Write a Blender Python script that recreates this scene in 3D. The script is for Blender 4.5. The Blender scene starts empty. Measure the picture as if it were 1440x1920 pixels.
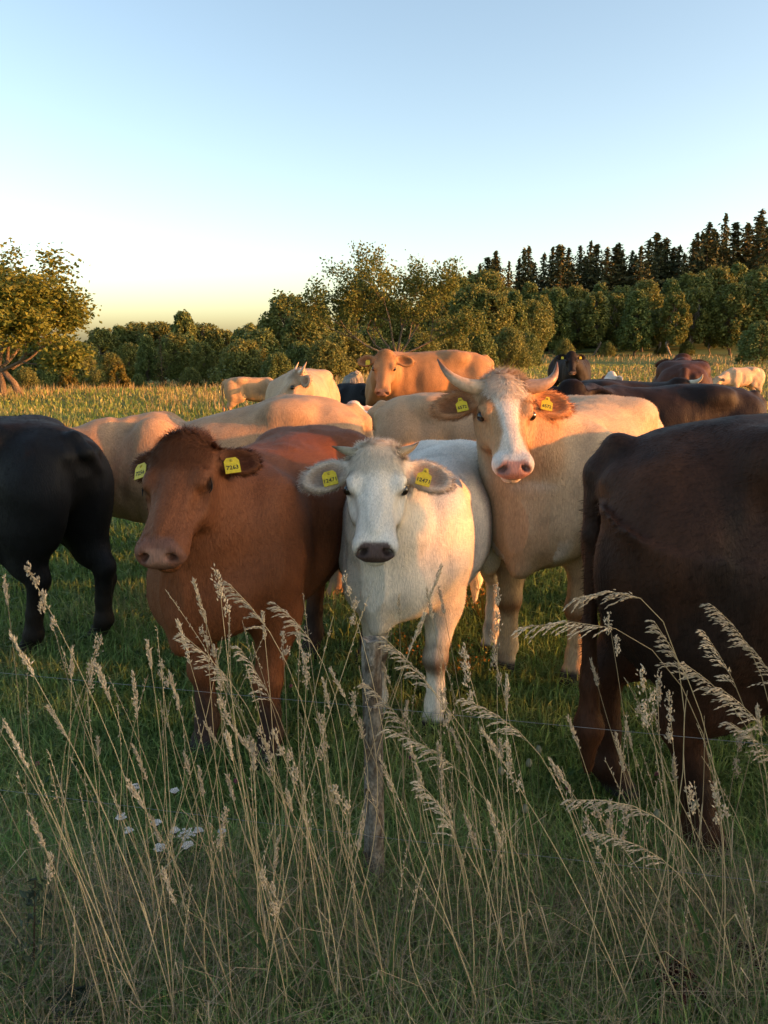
import bpy, math, random
import numpy as np
from mathutils import Vector, Matrix

# ------------------------------------------------------------------ camera, sky, sun, exposure
scene = bpy.context.scene
COL = scene.collection
FPX = 1442.0; CAMZ = 1.65; PITCH = math.atan(320 / FPX)
cam_data = bpy.data.cameras.new('camera'); cam = bpy.data.objects.new('camera', cam_data); COL.objects.link(cam)
cam_data.sensor_fit = 'VERTICAL'; cam_data.sensor_height = 36.0; cam_data.lens = 36.0 * FPX / 1920.0
cam_data.clip_start = 0.05; cam_data.clip_end = 2000
cam.location = (0, 0, CAMZ); cam.rotation_euler = (math.pi / 2 - PITCH, 0, 0)
scene.camera = cam
scene.render.resolution_x = 768; scene.render.resolution_y = 1024

SUN_AZ = math.radians(101)      # clockwise from +Y (view direction): from the right
SUN_EL = math.radians(7.5)
TO_SUN = Vector((math.sin(SUN_AZ) * math.cos(SUN_EL), math.cos(SUN_AZ) * math.cos(SUN_EL), math.sin(SUN_EL)))
world = bpy.data.worlds.new('World'); scene.world = world; world.use_nodes = True
wn = world.node_tree; wn.nodes.clear()
sky = wn.nodes.new('ShaderNodeTexSky'); sky.sky_type = 'NISHITA'; sky.sun_disc = False
sky.sun_elevation = SUN_EL; sky.sun_rotation = SUN_AZ
sky.air_density = 0.8; sky.dust_density = 1.75; sky.ozone_density = 0.45
bg = wn.nodes.new('ShaderNodeBackground'); bg.inputs['Strength'].default_value = 0.15
wo = wn.nodes.new('ShaderNodeOutputWorld')
wn.links.new(sky.outputs[0], bg.inputs[0]); wn.links.new(bg.outputs[0], wo.inputs[0])
sd = bpy.data.lights.new('sun', 'SUN'); sun = bpy.data.objects.new('sun', sd); COL.objects.link(sun)
sd.energy = 3.2; sd.angle = math.radians(0.6); sd.color = (1.0, 0.34, 0.075)
sun.rotation_euler = TO_SUN.to_track_quat('Z', 'Y').to_euler(); sun.location = (20, -12, 12)
vs = scene.view_settings
scene.display_settings.display_device = 'sRGB'
vs.view_transform = 'Standard'; vs.look = 'None'; vs.gamma = 1.0; vs.use_curve_mapping = False
vs.exposure = 1.6

scene.cycles.max_bounces = 5; scene.cycles.diffuse_bounces = 2; scene.cycles.glossy_bounces = 2; scene.cycles.transmission_bounces = 3

# ------------------------------------------------------------------ helpers
_c, _s = math.cos(PITCH), math.sin(PITCH)
def ray(px, py):
    a = (px - 720) / FPX; b = (960 - py) / FPX
    return Vector((a, _c + b * _s, -_s + b * _c))
def gnd(px, py, z=0.0):
    d = ray(px, py); t = (z - CAMZ) / d.z
    return Vector((d.x * t, d.y * t, z))
def at(px, py, Y):
    d = ray(px, py); t = Y / d.y
    return Vector((d.x * t, Y, CAMZ + d.z * t))
def sstep(a, b, x):
    t = np.clip((np.asarray(x, dtype=float) - a) / (b - a), 0, 1); return t * t * (3 - 2 * t)
RNG = np.random.default_rng(7)

def _hash(i, j, k, seed):
    n = (i * 374761393 + j * 668265263 + k * 2147483647 + seed * 144665) & 0x7fffffff
    n = ((n ^ (n >> 13)) * 1274126177) & 0x7fffffff
    return ((n ^ (n >> 16)) & 0xffff) / 65535.0
def vnoise(p, scale, seed=0):
    q = np.asarray(p, dtype=np.float64) * scale
    i = np.floor(q).astype(np.int64); f = q - i; f = f * f * (3 - 2 * f)
    r = 0
    for a in (0, 1):
        for b in (0, 1):
            for c in (0, 1):
                w = (f[:, 0] if a else 1 - f[:, 0]) * (f[:, 1] if b else 1 - f[:, 1]) * (f[:, 2] if c else 1 - f[:, 2])
                r = r + w * _hash(i[:, 0] + a, i[:, 1] + b, i[:, 2] + c, seed)
    return r
def fbm(p, scale, seed=0):
    return (vnoise(p, scale, seed) + 0.5 * vnoise(p, scale * 2.1, seed + 1) + 0.25 * vnoise(p, scale * 4.3, seed + 2)) / 1.75

def mesh_np(name, V, faces, col=None, smooth=False, normals=None):
    """faces: list of int arrays (n,3) / (n,4)"""
    me = bpy.data.meshes.new(name)
    V = np.asarray(V, dtype=np.float32)
    faces = [np.asarray(f, dtype=np.int32) for f in faces if len(f)]
    nl = sum(f.size for f in faces); nf = sum(len(f) for f in faces)
    me.vertices.add(len(V)); me.vertices.foreach_set('co', V.ravel())
    me.loops.add(nl); me.loops.foreach_set('vertex_index', np.concatenate([f.ravel() for f in faces]))
    me.polygons.add(nf)
    tot = np.concatenate([np.full(len(f), f.shape[1], np.int32) for f in faces])
    st = np.concatenate([[0], np.cumsum(tot)[:-1]]).astype(np.int32)
    me.polygons.foreach_set('loop_start', st)
    me.polygons.foreach_set('use_smooth', np.full(nf, bool(smooth)))
    me.update(calc_edges=True)
    if col is not None:
        c = np.ones((len(V), 4), np.float32); c[:, :3] = col
        at_ = me.attributes.new('Col', 'FLOAT_COLOR', 'POINT'); at_.data.foreach_set('color', c.ravel())
    if normals is not None:
        me.polygons.foreach_set('use_smooth', np.ones(nf, bool))
        me.normals_split_custom_set_from_vertices(np.asarray(normals, dtype=np.float32).tolist())
    return me
def obj(name, me, mat=None, parent=None, loc=None):
    o = bpy.data.objects.new(name, me); COL.objects.link(o)
    if mat is not None and me is not None and len(me.materials) == 0: me.materials.append(mat)
    if parent is not None: o.parent = parent
    if loc is not None: o.location = loc
    return o
def empty(name, loc=(0, 0, 0), rz=0.0, scale=1.0):
    o = bpy.data.objects.new(name, None); COL.objects.link(o); o.empty_display_size = 0.1
    o.location = loc; o.rotation_euler = (0, 0, rz); o.scale = (scale,) * 3 if not hasattr(scale, '__len__') else scale
    return o
def tag(o, label=None, cat=None, group=None, kind=None):
    if label: o['label'] = label
    if cat: o['category'] = cat
    if group: o['group'] = group
    if kind: o['kind'] = kind
    return o
def copy_tree(o, parent=None):
    c = o.copy(); COL.objects.link(c); c.parent = parent
    for ch in list(o.children): copy_tree(ch, c)
    return c

class MB:
    """collects tubes / quads for one mesh"""
    def __init__(s): s.V = []; s.Q = []; s.T = []; s.C = []; s.n = 0
    def add(s, V, Q=None, T=None, C=None):
        V = np.asarray(V, dtype=float).reshape(-1, 3)
        s.V.append(V)
        if Q is not None and len(Q): s.Q.append(np.asarray(Q, int) + s.n)
        if T is not None and len(T): s.T.append(np.asarray(T, int) + s.n)
        if C is None: C = (1, 1, 1)
        C = np.asarray(C, float); C = np.broadcast_to(C, (len(V), 3)) if C.ndim == 1 else C
        s.C.append(C); s.n += len(V)
    def tube(s, pts, rad, sides=6, C=None, cap=True):
        P = np.asarray(pts, float); n = len(P)
        R = np.broadcast_to(np.asarray(rad, float), (n,))
        tang = np.gradient(P, axis=0); tang /= np.linalg.norm(tang, axis=1)[:, None] + 1e-12
        ref = np.array([0, 0, 1.0]) if abs(tang[0][2]) < 0.9 else np.array([1.0, 0, 0])
        V = np.zeros((n, sides, 3)); a = np.linspace(0, 2 * math.pi, sides, endpoint=False)
        x = np.cross(tang[0], ref); x /= np.linalg.norm(x)
        for i in range(n):
            x = x - tang[i] * np.dot(x, tang[i]); x /= np.linalg.norm(x) + 1e-12
            y = np.cross(tang[i], x)
            V[i] = P[i] + R[i] * (np.cos(a)[:, None] * x + np.sin(a)[:, None] * y)
        idx = np.arange(n * sides).reshape(n, sides)
        A = idx[:-1]; B = idx[1:]
        Q = np.stack([A, np.roll(A, -1, 1), np.roll(B, -1, 1), B], -1).reshape(-1, 4)
        VV = V.reshape(-1, 3); T = []
        if C is not None:
            C = np.asarray(C, float)
            if C.ndim == 2: C = np.repeat(C, sides, 0)
        if cap:
            VV = np.vstack([VV, P[:1], P[-1:]])
            for j in range(sides):
                k = (j + 1) % sides
                T += [(n * sides, idx[0][k], idx[0][j]), (n * sides + 1, idx[-1][j], idx[-1][k])]
            if C is not None and C.ndim == 2: C = np.vstack([C, C[:1], C[-1:]])
        s.add(VV, Q, T, C)
    def mesh(s, name, smooth=False):
        return mesh_np(name, np.vstack(s.V), [np.vstack(s.Q) if s.Q else [], np.vstack(s.T) if s.T else []], np.vstack(s.C), smooth)

# ------------------------------------------------------------------ materials
def newmat(name):
    m = bpy.data.materials.new(name); m.use_nodes = True
    nt = m.node_tree; b = nt.nodes['Principled BSDF']; return m, nt, b
def N(nt, t, **kw):
    n = nt.nodes.new(t)
    for k, v in kw.items(): setattr(n, k, v)
    return n
def mat_vcol(name, rough=0.7, spec=0.3, noise=None, bump=None, transl=0.0, sheen=0.0, map_scale=(1, 1, 1)):
    """vertex colour x noise; bump = (scale, strength, distance)"""
    m, nt, b = newmat(name); L = nt.links.new
    a = N(nt, 'ShaderNodeAttribute', attribute_name='Col')
    out = a.outputs['Color']
    tc = N(nt, 'ShaderNodeTexCoord'); mp = N(nt, 'ShaderNodeMapping'); mp.inputs['Scale'].default_value = map_scale
    L(tc.outputs['Object'], mp.inputs[0])
    if noise:
        for (sc, lo, hi) in noise:
            nz = N(nt, 'ShaderNodeTexNoise'); nz.inputs['Scale'].default_value = sc; nz.inputs['Detail'].default_value = 4
            L(mp.outputs[0], nz.inputs['Vector'])
            mr = N(nt, 'ShaderNodeMapRange'); mr.inputs[1].default_value = 0.3; mr.inputs[2].default_value = 0.7
            mr.inputs[3].default_value = lo; mr.inputs[4].default_value = hi
            L(nz.outputs[0], mr.inputs[0])
            mx = N(nt, 'ShaderNodeVectorMath', operation='SCALE'); L(out, mx.inputs[0]); L(mr.outputs[0], mx.inputs['Scale'])
            out = mx.outputs[0]
    L(out, b.inputs['Base Color'])
    b.inputs['Roughness'].default_value = rough; b.inputs['Specular IOR Level'].default_value = spec
    if sheen: b.inputs['Sheen Weight'].default_value = sheen; b.inputs['Sheen Roughness'].default_value = 0.5
    if bump:
        nz = N(nt, 'ShaderNodeTexNoise'); nz.inputs['Scale'].default_value = bump[0]; nz.inputs['Detail'].default_value = 5
        L(mp.outputs[0], nz.inputs['Vector'])
        bp = N(nt, 'ShaderNodeBump'); bp.inputs['Strength'].default_value = bump[1]; bp.inputs['Distance'].default_value = bump[2]
        L(nz.outputs[0], bp.inputs['Height']); L(bp.outputs[0], b.inputs['Normal'])
    if transl:
        tr = N(nt, 'ShaderNodeBsdfTranslucent'); L(out, tr.inputs[0])
        ms = N(nt, 'ShaderNodeMixShader'); ms.inputs[0].default_value = transl
        o = nt.nodes['Material Output']; L(b.outputs[0], ms.inputs[1]); L(tr.outputs[0], ms.inputs[2]); L(ms.outputs[0], o.inputs[0])
    return m
M = {}
M['coat'] = mat_vcol('coat', 0.62, 0.17, noise=[(14, 0.9, 1.08), (190, 0.82, 1.18)], bump=(190, 0.5, 0.006), map_scale=(0.6, 1, 0.22))
M['hair'] = mat_vcol('hair', 0.6, 0.17)
M['horn'] = mat_vcol('horn', 0.4, 0.4, noise=[(60, 0.75, 1.15)], bump=(90, 0.3, 0.003), map_scale=(1, 1, 1))
M['eye'] = mat_vcol('eye', 0.06, 0.6)
M['tag'] = mat_vcol('tag', 0.45, 0.4, noise=[(70, 0.8, 1.1)])
M['ink'] = mat_vcol('ink', 0.6, 0.2)
M['leaf'] = mat_vcol('leaf', 0.55, 0.2, transl=0.3)
M['needle'] = mat_vcol('needle', 0.7, 0.15, transl=0.08)
M['bark'] = mat_vcol('bark', 0.9, 0.1, noise=[(9, 0.6, 1.3), (60, 0.7, 1.25)], bump=(30, 0.9, 0.03), map_scale=(1, 1, 0.3))
M['post'] = mat_vcol('post', 0.85, 0.15, noise=[(35, 0.45, 1.35), (150, 0.6, 1.4)], bump=(70, 1.0, 0.012), map_scale=(1, 1, 0.55))
M['grass'] = mat_vcol('grass', 0.5, 0.25, transl=0.4)
M['straw'] = mat_vcol('straw', 0.6, 0.2, transl=0.12)
M['petal'] = mat_vcol('petal', 0.6, 0.2, transl=0.15)
M['wire'] = mat_vcol('wire', 0.4, 0.5); M['wire'].node_tree.nodes['Principled BSDF'].inputs['Metallic'].default_value = 0.7
M['stone'] = mat_vcol('stone', 0.9, 0.15, noise=[(6, 0.6, 1.3), (30, 0.7, 1.25)], bump=(14, 0.9, 0.04))

# ------------------------------------------------------------------ ground
def ground_h(x, y):
    x = np.asarray(x, float); y = np.asarray(y, float)
    r = np.maximum(np.hypot(x, y), 0.1); az = x / np.maximum(y, 0.5)
    left = sstep(0.02, -0.22, az); right = sstep(0.16, 0.36, az)
    front = sstep(2, 12, y)
    h = front * (left * (-1.25 * sstep(26, 48, r) - 3.0 * sstep(50, 110, r)) + right * (-0.35 * sstep(12, 28, r) + 0.5 * sstep(40, 96, r)) + sstep(100, 150, r) * 2.5 * right)
    h = h + 0.03 * np.sin(x * 0.7 + 1.3) * np.sin(y * 0.55) * sstep(6, 14, r)
    return h
def make_ground():
    rr = np.concatenate([[0.0], np.geomspace(0.6, 900, 90)])
    aa = np.linspace(0, 2 * math.pi, 160, endpoint=False)
    V = [(0, 0, 0)]; 
    for r in rr[1:]:
        x = r * np.cos(aa); y = r * np.sin(aa)
        V += list(zip(x, y, ground_h(x, y)))
    V = np.array(V); n = len(aa); Q = []; T = []
    T = [(0, 1 + j, 1 + (j + 1) % n) for j in range(n)]
    idx = 1 + np.arange((len(rr) - 1) * n).reshape(-1, n); A = idx[:-1]; B = idx[1:]
    Q = np.stack([A, B, np.roll(B, -1, 1), np.roll(A, -1, 1)], -1).reshape(-1, 4)
    me = mesh_np('ground', V, [Q, T], None, True)
    m, nt, b = newmat('pasture_soil'); L = nt.links.new
    tc = N(nt, 'ShaderNodeTexCoord')
    n1 = N(nt, 'ShaderNodeTexNoise'); n1.inputs['Scale'].default_value = 0.35; n1.inputs['Detail'].default_value = 8
    n2 = N(nt, 'ShaderNodeTexNoise'); n2.inputs['Scale'].default_value = 14; n2.inputs['Detail'].default_value = 6
    L(tc.outputs['Object'], n1.inputs['Vector']); L(tc.outputs['Object'], n2.inputs['Vector'])
    r1 = N(nt, 'ShaderNodeValToRGB'); r1.color_ramp.elements[0].position = 0.35; r1.color_ramp.elements[1].position = 0.68
    r1.color_ramp.elements[0].color = (0.095, 0.14, 0.035, 1); r1.color_ramp.elements[1].color = (0.17, 0.18, 0.05, 1)
    r2 = N(nt, 'ShaderNodeValToRGB'); r2.color_ramp.elements[0].color = (0.45, 0.45, 0.45, 1); r2.color_ramp.elements[1].color = (1.2, 1.2, 1.2, 1)
    r2.color_ramp.elements[0].position = 0.3; r2.color_ramp.elements[1].position = 0.7
    L(n1.outputs[0], r1.inputs[0]); L(n2.outputs[0], r2.inputs[0])
    mx = N(nt, 'ShaderNodeMix', data_type='RGBA', blend_type='MULTIPLY'); mx.inputs[0].default_value = 1
    L(r1.outputs[0], mx.inputs[6]); L(r2.outputs[0], mx.inputs[7]); L(mx.outputs[2], b.inputs['Base Color'])
    b.inputs['Roughness'].default_value = 0.95; b.inputs['Specular IOR Level'].default_value = 0.1
    o = obj('ground', me, m); tag(o, 'green and straw coloured pasture ground running to the woods', 'ground', kind='structure')
make_ground()

# ------------------------------------------------------------------ trees
def leaf_quads(C, Nn, size, rng, aspect=0.7):
    """diamond leaf faces at centres C facing Nn"""
    n = len(C); size = np.broadcast_to(size, (n,))[:, None]
    r = rng.normal(size=(n, 3)); a = np.cross(Nn, r); a /= np.linalg.norm(a, axis=1)[:, None] + 1e-9
    b = np.cross(Nn, a)
    fold = Nn * size * 0.18
    V = np.stack([C - a * size, C + b * size * aspect + fold, C + a * size, C - b * size * aspect + fold], 1).reshape(-1, 3)
    i = np.arange(n) * 4
    return V, np.stack([i, i + 1, i + 2, i + 3], 1)
def unit(v): return v / (np.linalg.norm(v, axis=-1, keepdims=True) + 1e-9)
def make_decid(seed, h, w, base, nclump, per, leaf, colA, colB, lean=0.0, shape='oval', trunk_col=(0.16, 0.13, 0.1)):
    """returns (trunk mesh, crown mesh). h total height, w crown width, base crown start height"""
    rng = np.random.default_rng(seed)
    ch = h - base; cz = base + ch * 0.5
    mb = MB()
    top = np.array([rng.normal() * 0.1 * w, rng.normal() * 0.1 * w, h * 0.92])
    pts = [np.array([0, 0, -0.3]), np.array([0, 0, h * 0.2]) + rng.normal(size=3) * 0.03 * h * np.array([1, 1, 0]), np.array([0, 0, h * 0.5]) + rng.normal(size=3) * 0.03 * h * np.array([1, 1, 0]), top]
    tr = 0.011 * h + 0.02
    mb.tube(pts, [tr * 1.3, tr, tr * 0.7, tr * 0.15], 7, trunk_col)
    clumps = []
    for k in range(nclump):
        t = (k + rng.random()) / nclump
        if shape == 'oval': rad = math.sin(math.pi * min(max(0.08 + 0.88 * t, 0), 1)) ** 0.6
        elif shape == 'bush': rad = max(math.cos(t * math.pi / 2) ** 0.5, 0.1)
        else: rad = (1 - t) ** 0.6 * (0.5 + 0.5 * min(t * 6, 1)) + 0.12
        ang = k * 2.399 + rng.normal() * 0.5
        rr = rad * w / 2 * (0.45 + 0.5 * math.sqrt(rng.random()))
        c = np.array([rr * math.cos(ang), rr * math.sin(ang), base + ch * (0.06 + 0.86 * t)]) * np.array([1, 1, 1])
        sz = w * (0.075 + 0.075 * rng.random()) * (0.6 + 0.4 * rad)
        clumps.append((c, sz))
        if rng.random() < 0.7:
            st = np.array([0, 0, max(c[2] - rr * 0.9, base * 0.5 + 0.1)]); st[:2] = pts[1][:2] * (1 - t) + top[:2] * t
            mb.tube([st, (st + c) / 2 + np.array([0, 0, 0.05 * h]) * rng.random(), c], [tr * 0.35, tr * 0.22, tr * 0.08], 4, trunk_col, cap=False)
    Vs = []; Qs = []; Cs = []; n = 0
    for c, sz in clumps:
        d = unit(rng.normal(size=(per, 3)))
        rr = sz * (0.55 + 0.6 * rng.random(per))[:, None]
        P = c + d * rr * np.array([1, 1, 1.35])
        nn = unit(d + rng.normal(size=(per, 3)) * 0.55 + np.array([0, 0, 0.2]))
        V, Q = leaf_quads(P, nn, leaf * (0.6 + 0.8 * rng.random(per)), rng)
        t = np.clip(rng.random() * 0.6 + rng.random(per) * 0.5, 0, 1)[:, None]
        col = np.array(colA) * (1 - t) + np.array(colB) * t
        col = col * (0.75 + 0.5 * rng.random((per, 1)))
        Vs.append(V); Qs.append(Q + n); Cs.append(np.repeat(col, 4, 0)); n += len(V)
    return mb.mesh('trunk', True), mesh_np('crown', np.vstack(Vs), [np.vstack(Qs)], np.vstack(Cs))
def make_spruce(seed, h, w, colA, colB):
    rng = np.random.default_rng(seed); mb = MB()
    mb.tube([(0, 0, -0.4), (0, 0, h * 0.5), (0, 0, h)], [0.012 * h, 0.008 * h, 0.002 * h], 6, (0.11, 0.075, 0.05))
    P = []; NN = []; S = []
    nbr = int(h * 15)
    for k in range(nbr):
        t = ((k + rng.random()) / nbr) ** 1.15; z = h * (0.05 + 0.95 * t)
        L = (w / 2 * (1 - t) ** 0.8 * (0.55 + 0.6 * rng.random()) + 0.2 * h / 20) * (0.8 + 0.35 * math.sin(k * 0.9))
        a = k * 2.399 + rng.normal() * 0.4; d = np.array([math.cos(a), math.sin(a), 0])
        m = max(int(L / 0.22), 3)
        for q in range(m):
            u = (q + rng.random()) / m
            p = d * L * u + np.array([0, 0, z - 0.38 * L * u + 0.20 * L * u * u])
            sd2 = np.array([-d[1], d[0], 0]) * rng.normal() * 0.15 * L * (1.1 - u)
            P.append(p + sd2 + np.array([0, 0, -0.02 * h * rng.random()])); S.append((0.013 + 0.008 * rng.random()) * h)
            NN.append(d * 0.6 + np.array([0, 0, 0.5]) + rng.normal(size=3) * 0.5)
    P = np.array(P); NN = unit(np.array(NN)); S = np.array(S)
    V, Q = leaf_quads(P, NN, S, rng, 0.5)
    t = rng.random((len(P), 1)); col = (np.array(colA) * (1 - t) + np.array(colB) * t) * (0.7 + 0.6 * rng.random((len(P), 1)))
    return mb.mesh('trunk', True), mesh_np('crown', V, [Q], np.repeat(col, 4, 0))
def grow(mb, rng, p, d, L, r, depth, tips, up=0.12, col=(0.2, 0.15, 0.11), split=3, wig=0.3):
    pts = [np.array(p, float)]; rad = [r]; d = np.array(d, float) / np.linalg.norm(d)
    n = 5
    for i in range(n):
        d = d + rng.normal(size=3) * wig * 0.4 + np.array([0, 0, up]); d /= np.linalg.norm(d)
        pts.append(pts[-1] + d * L / n); rad.append(r * (1 - 0.55 * (i + 1) / n))
    mb.tube(pts, rad, 5 if r > 0.03 else 4, col, cap=False)
    if depth <= 1:
        for q in pts[1:]: tips.append((q, d.copy()))
    if depth > 0:
        for k in range(split):
            i = n if k == 0 else rng.integers(2, n + 1)
            dd = d + rng.normal(size=3) * 0.65; dd /= np.linalg.norm(dd)
            grow(mb, rng, pts[i], dd, L * (0.55 + 0.2 * rng.random()), rad[i] * 0.75, depth - 1, tips, up, col, split, wig)
def make_apple(seed, limbs, nleaf, leaf, colA, colB, trunk_pts, trunk_r, depth=3, extra=None):
    """limbs: list of (start, dir, length, radius)"""
    rng = np.random.default_rng(seed); mb = MB(); tips = []
    bark = (0.17, 0.13, 0.095)
    for tp in trunk_pts: mb.tube(tp, np.linspace(trunk_r, trunk_r * 0.7, len(tp)), 8, bark)
    for (p, d, L, r) in limbs: grow(mb, rng, p, d, L, r * 0.62, depth, tips, col=bark)
    P = np.array([t[0] for t in tips])
    ii = rng.integers(0, len(P), nleaf)
    C = P[ii] + rng.normal(size=(nleaf, 3)) * 0.17
    nn = unit(rng.normal(size=(nleaf, 3)) + np.array([0, 0, 0.4]))
    V, Q = leaf_quads(C, nn, leaf * (0.6 + 0.7 * rng.random(nleaf)), rng, 0.6)
    t = np.clip(0.5 * fbm(C, 1.2, seed)[:, None] + 0.6 * rng.random((nleaf, 1)), 0, 1)
    col = (np.array(colA) * (1 - t) + np.array(colB) * t) * (0.7 + 0.6 * rng.random((nleaf, 1)))
    return mb.mesh('trunk', True), mesh_np('crown', V, [Q], np.repeat(col, 4, 0))

def tree_root(name, tm, cm, leafmat):
    r = empty(name); obj('trunk', tm, M['bark'], r); obj('crown', cm, leafmat, r); return r
def place_tree(root, px, ytop, Y, native_h, label, group, cat='tree', wide=1.0, rz=None, used=set()):
    x = at(px, 640, Y).x
    gz = float(ground_h(x, Y)); topz = at(px, ytop, Y).z
    s = max((topz - gz) / native_h, 0.15)
    o = copy_tree(root) if root.name in used else root
    used.add(root.name)
    o.location = (x, Y, gz); o.scale = (s * wide, s * wide, s); o.rotation_euler = (0, 0, RNG.random() * 6.28 if rz is None else rz)
    tag(o, label, cat, group); return o

OL1 = (0.094, 0.115, 0.027); OL2 = (0.219, 0.215, 0.057)      # olive foliage
GR1 = (0.077, 0.115, 0.030); GR2 = (0.188, 0.213, 0.062)      # mid green
YE1 = (0.070, 0.072, 0.014); YE2 = (0.170, 0.130, 0.022)      # yellowing
decA = tree_root('broadleaf_tree', *make_decid(11, 9, 5.2, 1.0, 130, 90, 0.15, OL1, OL2), M['leaf'])
decB = tree_root('broadleaf_tree', *make_decid(12, 9, 4.2, 0.6, 125, 90, 0.15, GR1, GR2, shape='cone'), M['leaf'])
decC = tree_root('broadleaf_tree', *make_decid(13, 9, 5.8, 1.2, 135, 90, 0.15, GR1, OL2), M['leaf'])
decD = tree_root('slender_tree', *make_decid(14, 8, 3.2, 1.2, 100, 80, 0.14, OL1, OL2, trunk_col=(0.32, 0.26, 0.2)), M['leaf'])
bushA = tree_root('bush', *make_decid(21, 4, 4.6, 0.1, 110, 110, 0.09, OL1, OL2, shape='bush'), M['leaf'])
bushB = tree_root('bush', *make_decid(22, 4, 3.6, 0.1, 100, 110, 0.085, GR1, GR2, shape='bush'), M['leaf'])
bushC = tree_root('bush', *make_decid(23, 3, 2.6, 0.05, 44, 110, 0.1, YE1, YE2, shape='cone'), M['leaf'])
sprA = tree_root('spruce_tree', *make_spruce(31, 20, 11.5, (0.040, 0.050, 0.020), (0.115, 0.100, 0.036)), M['needle'])
sprB = tree_root('spruce_tree', *make_spruce(32, 18, 9, (0.042, 0.052, 0.020), (0.120, 0.104, 0.036)), M['needle'])
pine = tree_root('young_pine', *make_spruce(33, 7, 4.6, (0.035, 0.030, 0.012), (0.085, 0.060, 0.024)), M['needle'])

def side(px):
    if px < 440: return 'on the left'
    if px < 820: return 'in the middle'
    return 'on the right'
DK = [(decA, 9), (decB, 9), (decC, 9)]
# right wood, far spruces forming the skyline
SKY_X = [838, 884, 925, 985, 1040, 1098, 1148, 1217, 1262, 1312, 1338, 1405, 1450]; SKY_Y = [496, 492, 472, 464, 458, 454, 456, 440, 452, 418, 404, 394, 402]
_r = random.Random(4); SPR = [(925, 470), (985, 462), (1040, 458), (1098, 452), (1150, 455), (1217, 437), (1312, 416), (1340, 401), (1405, 391)]; _x = 838.0
while _x < 1452:
    SPR.append((_x, float(np.interp(_x, SKY_X, SKY_Y)) + abs(_r.gauss(8, 16)))); _x += _r.uniform(5, 22)
for i, (px, yt) in enumerate(SPR):
    r, nh = ((sprA, 20), (sprB, 18))[i % 2]
    place_tree(r, px, yt, 118 + (i * 37 % 17), nh, 'tall skyline spruce %s' % ('above the dark cows' if px > 1200 else 'above the horned cow' if px > 1020 else 'right of the apple tree'), 'skyline spruces of the right wood', wide=1.1 + 1.1 * _r.random())
ROW2 = [(815, 520), (862, 500), (905, 492), (948, 512), (990, 498), (1030, 512), (1075, 506), (1120, 500), (1165, 508), (1205, 495), (1250, 492), (1290, 482), (1330, 470), (1372, 462), (1420, 470)]
for i, (px, yt) in enumerate(ROW2):
    r, nh = DK[i % 3]
    place_tree(r, px, yt + (26 if px > 930 else 12), 102 + (i * 29 % 9), nh, 'broadleaf tree in the second row of the right wood, below the spruces', 'second row of the right wood', wide=1.0)
ROW1 = [(1010, 535), (1042, 522), (1080, 545), (1112, 528), (1150, 532), (1190, 525), (1232, 560), (1262, 530), (1300, 520), (1335, 575), (1372, 512), (1412, 490), (1442, 500)]
for i, (px, yt) in enumerate(ROW1):
    r, nh = ((decD, 8), (decB, 9), (decA, 9), (decD, 8))[i % 4]
    if px in (1232, 1335): r, nh = decD, 8
    place_tree(r, px, yt + 14, 84 + (i * 31 % 7), nh, 'alder standing along the far field edge behind the dark cows', 'alders on the far field edge', wide=1.15)
MID = [(805, 555, 60), (846, 520, 62), (884, 530, 58), (925, 545, 57), (962, 540, 60), (995, 560, 64), (835, 600, 46), (900, 610, 47), (955, 615, 50), (990, 622, 54)]
for i, (px, yt, Y) in enumerate(MID):
    r, nh = (DK + [(bushA, 4), (bushB, 4)])[i % 3 if i < 6 else 3 + i % 2]
    place_tree(r, px, yt, Y, nh, 'leafy tree right of the middle apple tree, above the horned cow' if i < 6 else 'low bush under the trees right of the middle apple tree', 'trees right of the apple tree' if i < 6 else 'bushes right of the apple tree', 'tree' if i < 6 else 'bush')
MB_ = [(455, 640, 40), (490, 615, 42), (500, 596, 52), (540, 548, 50), (575, 580, 48), (600, 560, 56), (610, 640, 38), (560, 640, 39), (645, 620, 41), (690, 610, 43), (700, 540, 60), (650, 560, 58), (745, 560, 60), (740, 640, 41), (790, 625, 42), (520, 660, 37)]
for i, (px, yt, Y) in enumerate(MB_):
    big = yt < 600
    r, nh = ((decA, 9), (decC, 9), (decB, 9))[i % 3] if big else ((bushA, 4), (bushB, 4))[i % 2]
    place_tree(r, px, yt, Y, nh, 'broadleaf tree standing behind the middle apple tree' if big else 'dense bush below the middle apple tree, behind the cows', 'trees behind the apple tree' if big else 'bushes behind the cows in the middle', 'tree' if big else 'bush', wide=1.15)
LEFT = [(150, 640, 60), (190, 612, 95), (225, 606, 98), (262, 602, 100), (300, 600, 96), (345, 578, 92), (385, 604, 97), (418, 615, 96), (450, 612, 90), (480, 604, 84), (240, 640, 66), (275, 625, 62), (330, 622, 60), (380, 640, 58), (420, 660, 54), (205, 660, 56), (455, 640, 56), (60, 620, 80), (110, 625, 78), (20, 640, 82)]
for i, (px, yt, Y) in enumerate(LEFT):
    far = Y > 75
    r, nh = ((decC, 9), (decA, 9), (decB, 9))[i % 3]
    place_tree(r, px, yt, Y, nh, 'distant broadleaf tree on the low skyline left of the apple tree' if far else 'olive broadleaf tree at the edge of the left wood', 'far trees of the left wood' if far else 'near trees of the left wood', wide=1.1)
place_tree(pine, 300, 628, 50, 7, 'brownish layered young pine in front of the left wood', None)
LB = [(120, 690, 38, bushC, 3), (215, 678, 36, bushC, 3), (175, 694, 40, bushA, 4), (255, 700, 42, bushB, 4), (355, 690, 44, bushA, 4), (400, 700, 43, bushC, 3), (150, 665, 46, bushA, 4), (85, 680, 44, bushB, 4), (40, 690, 40, bushA, 4)]
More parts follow.
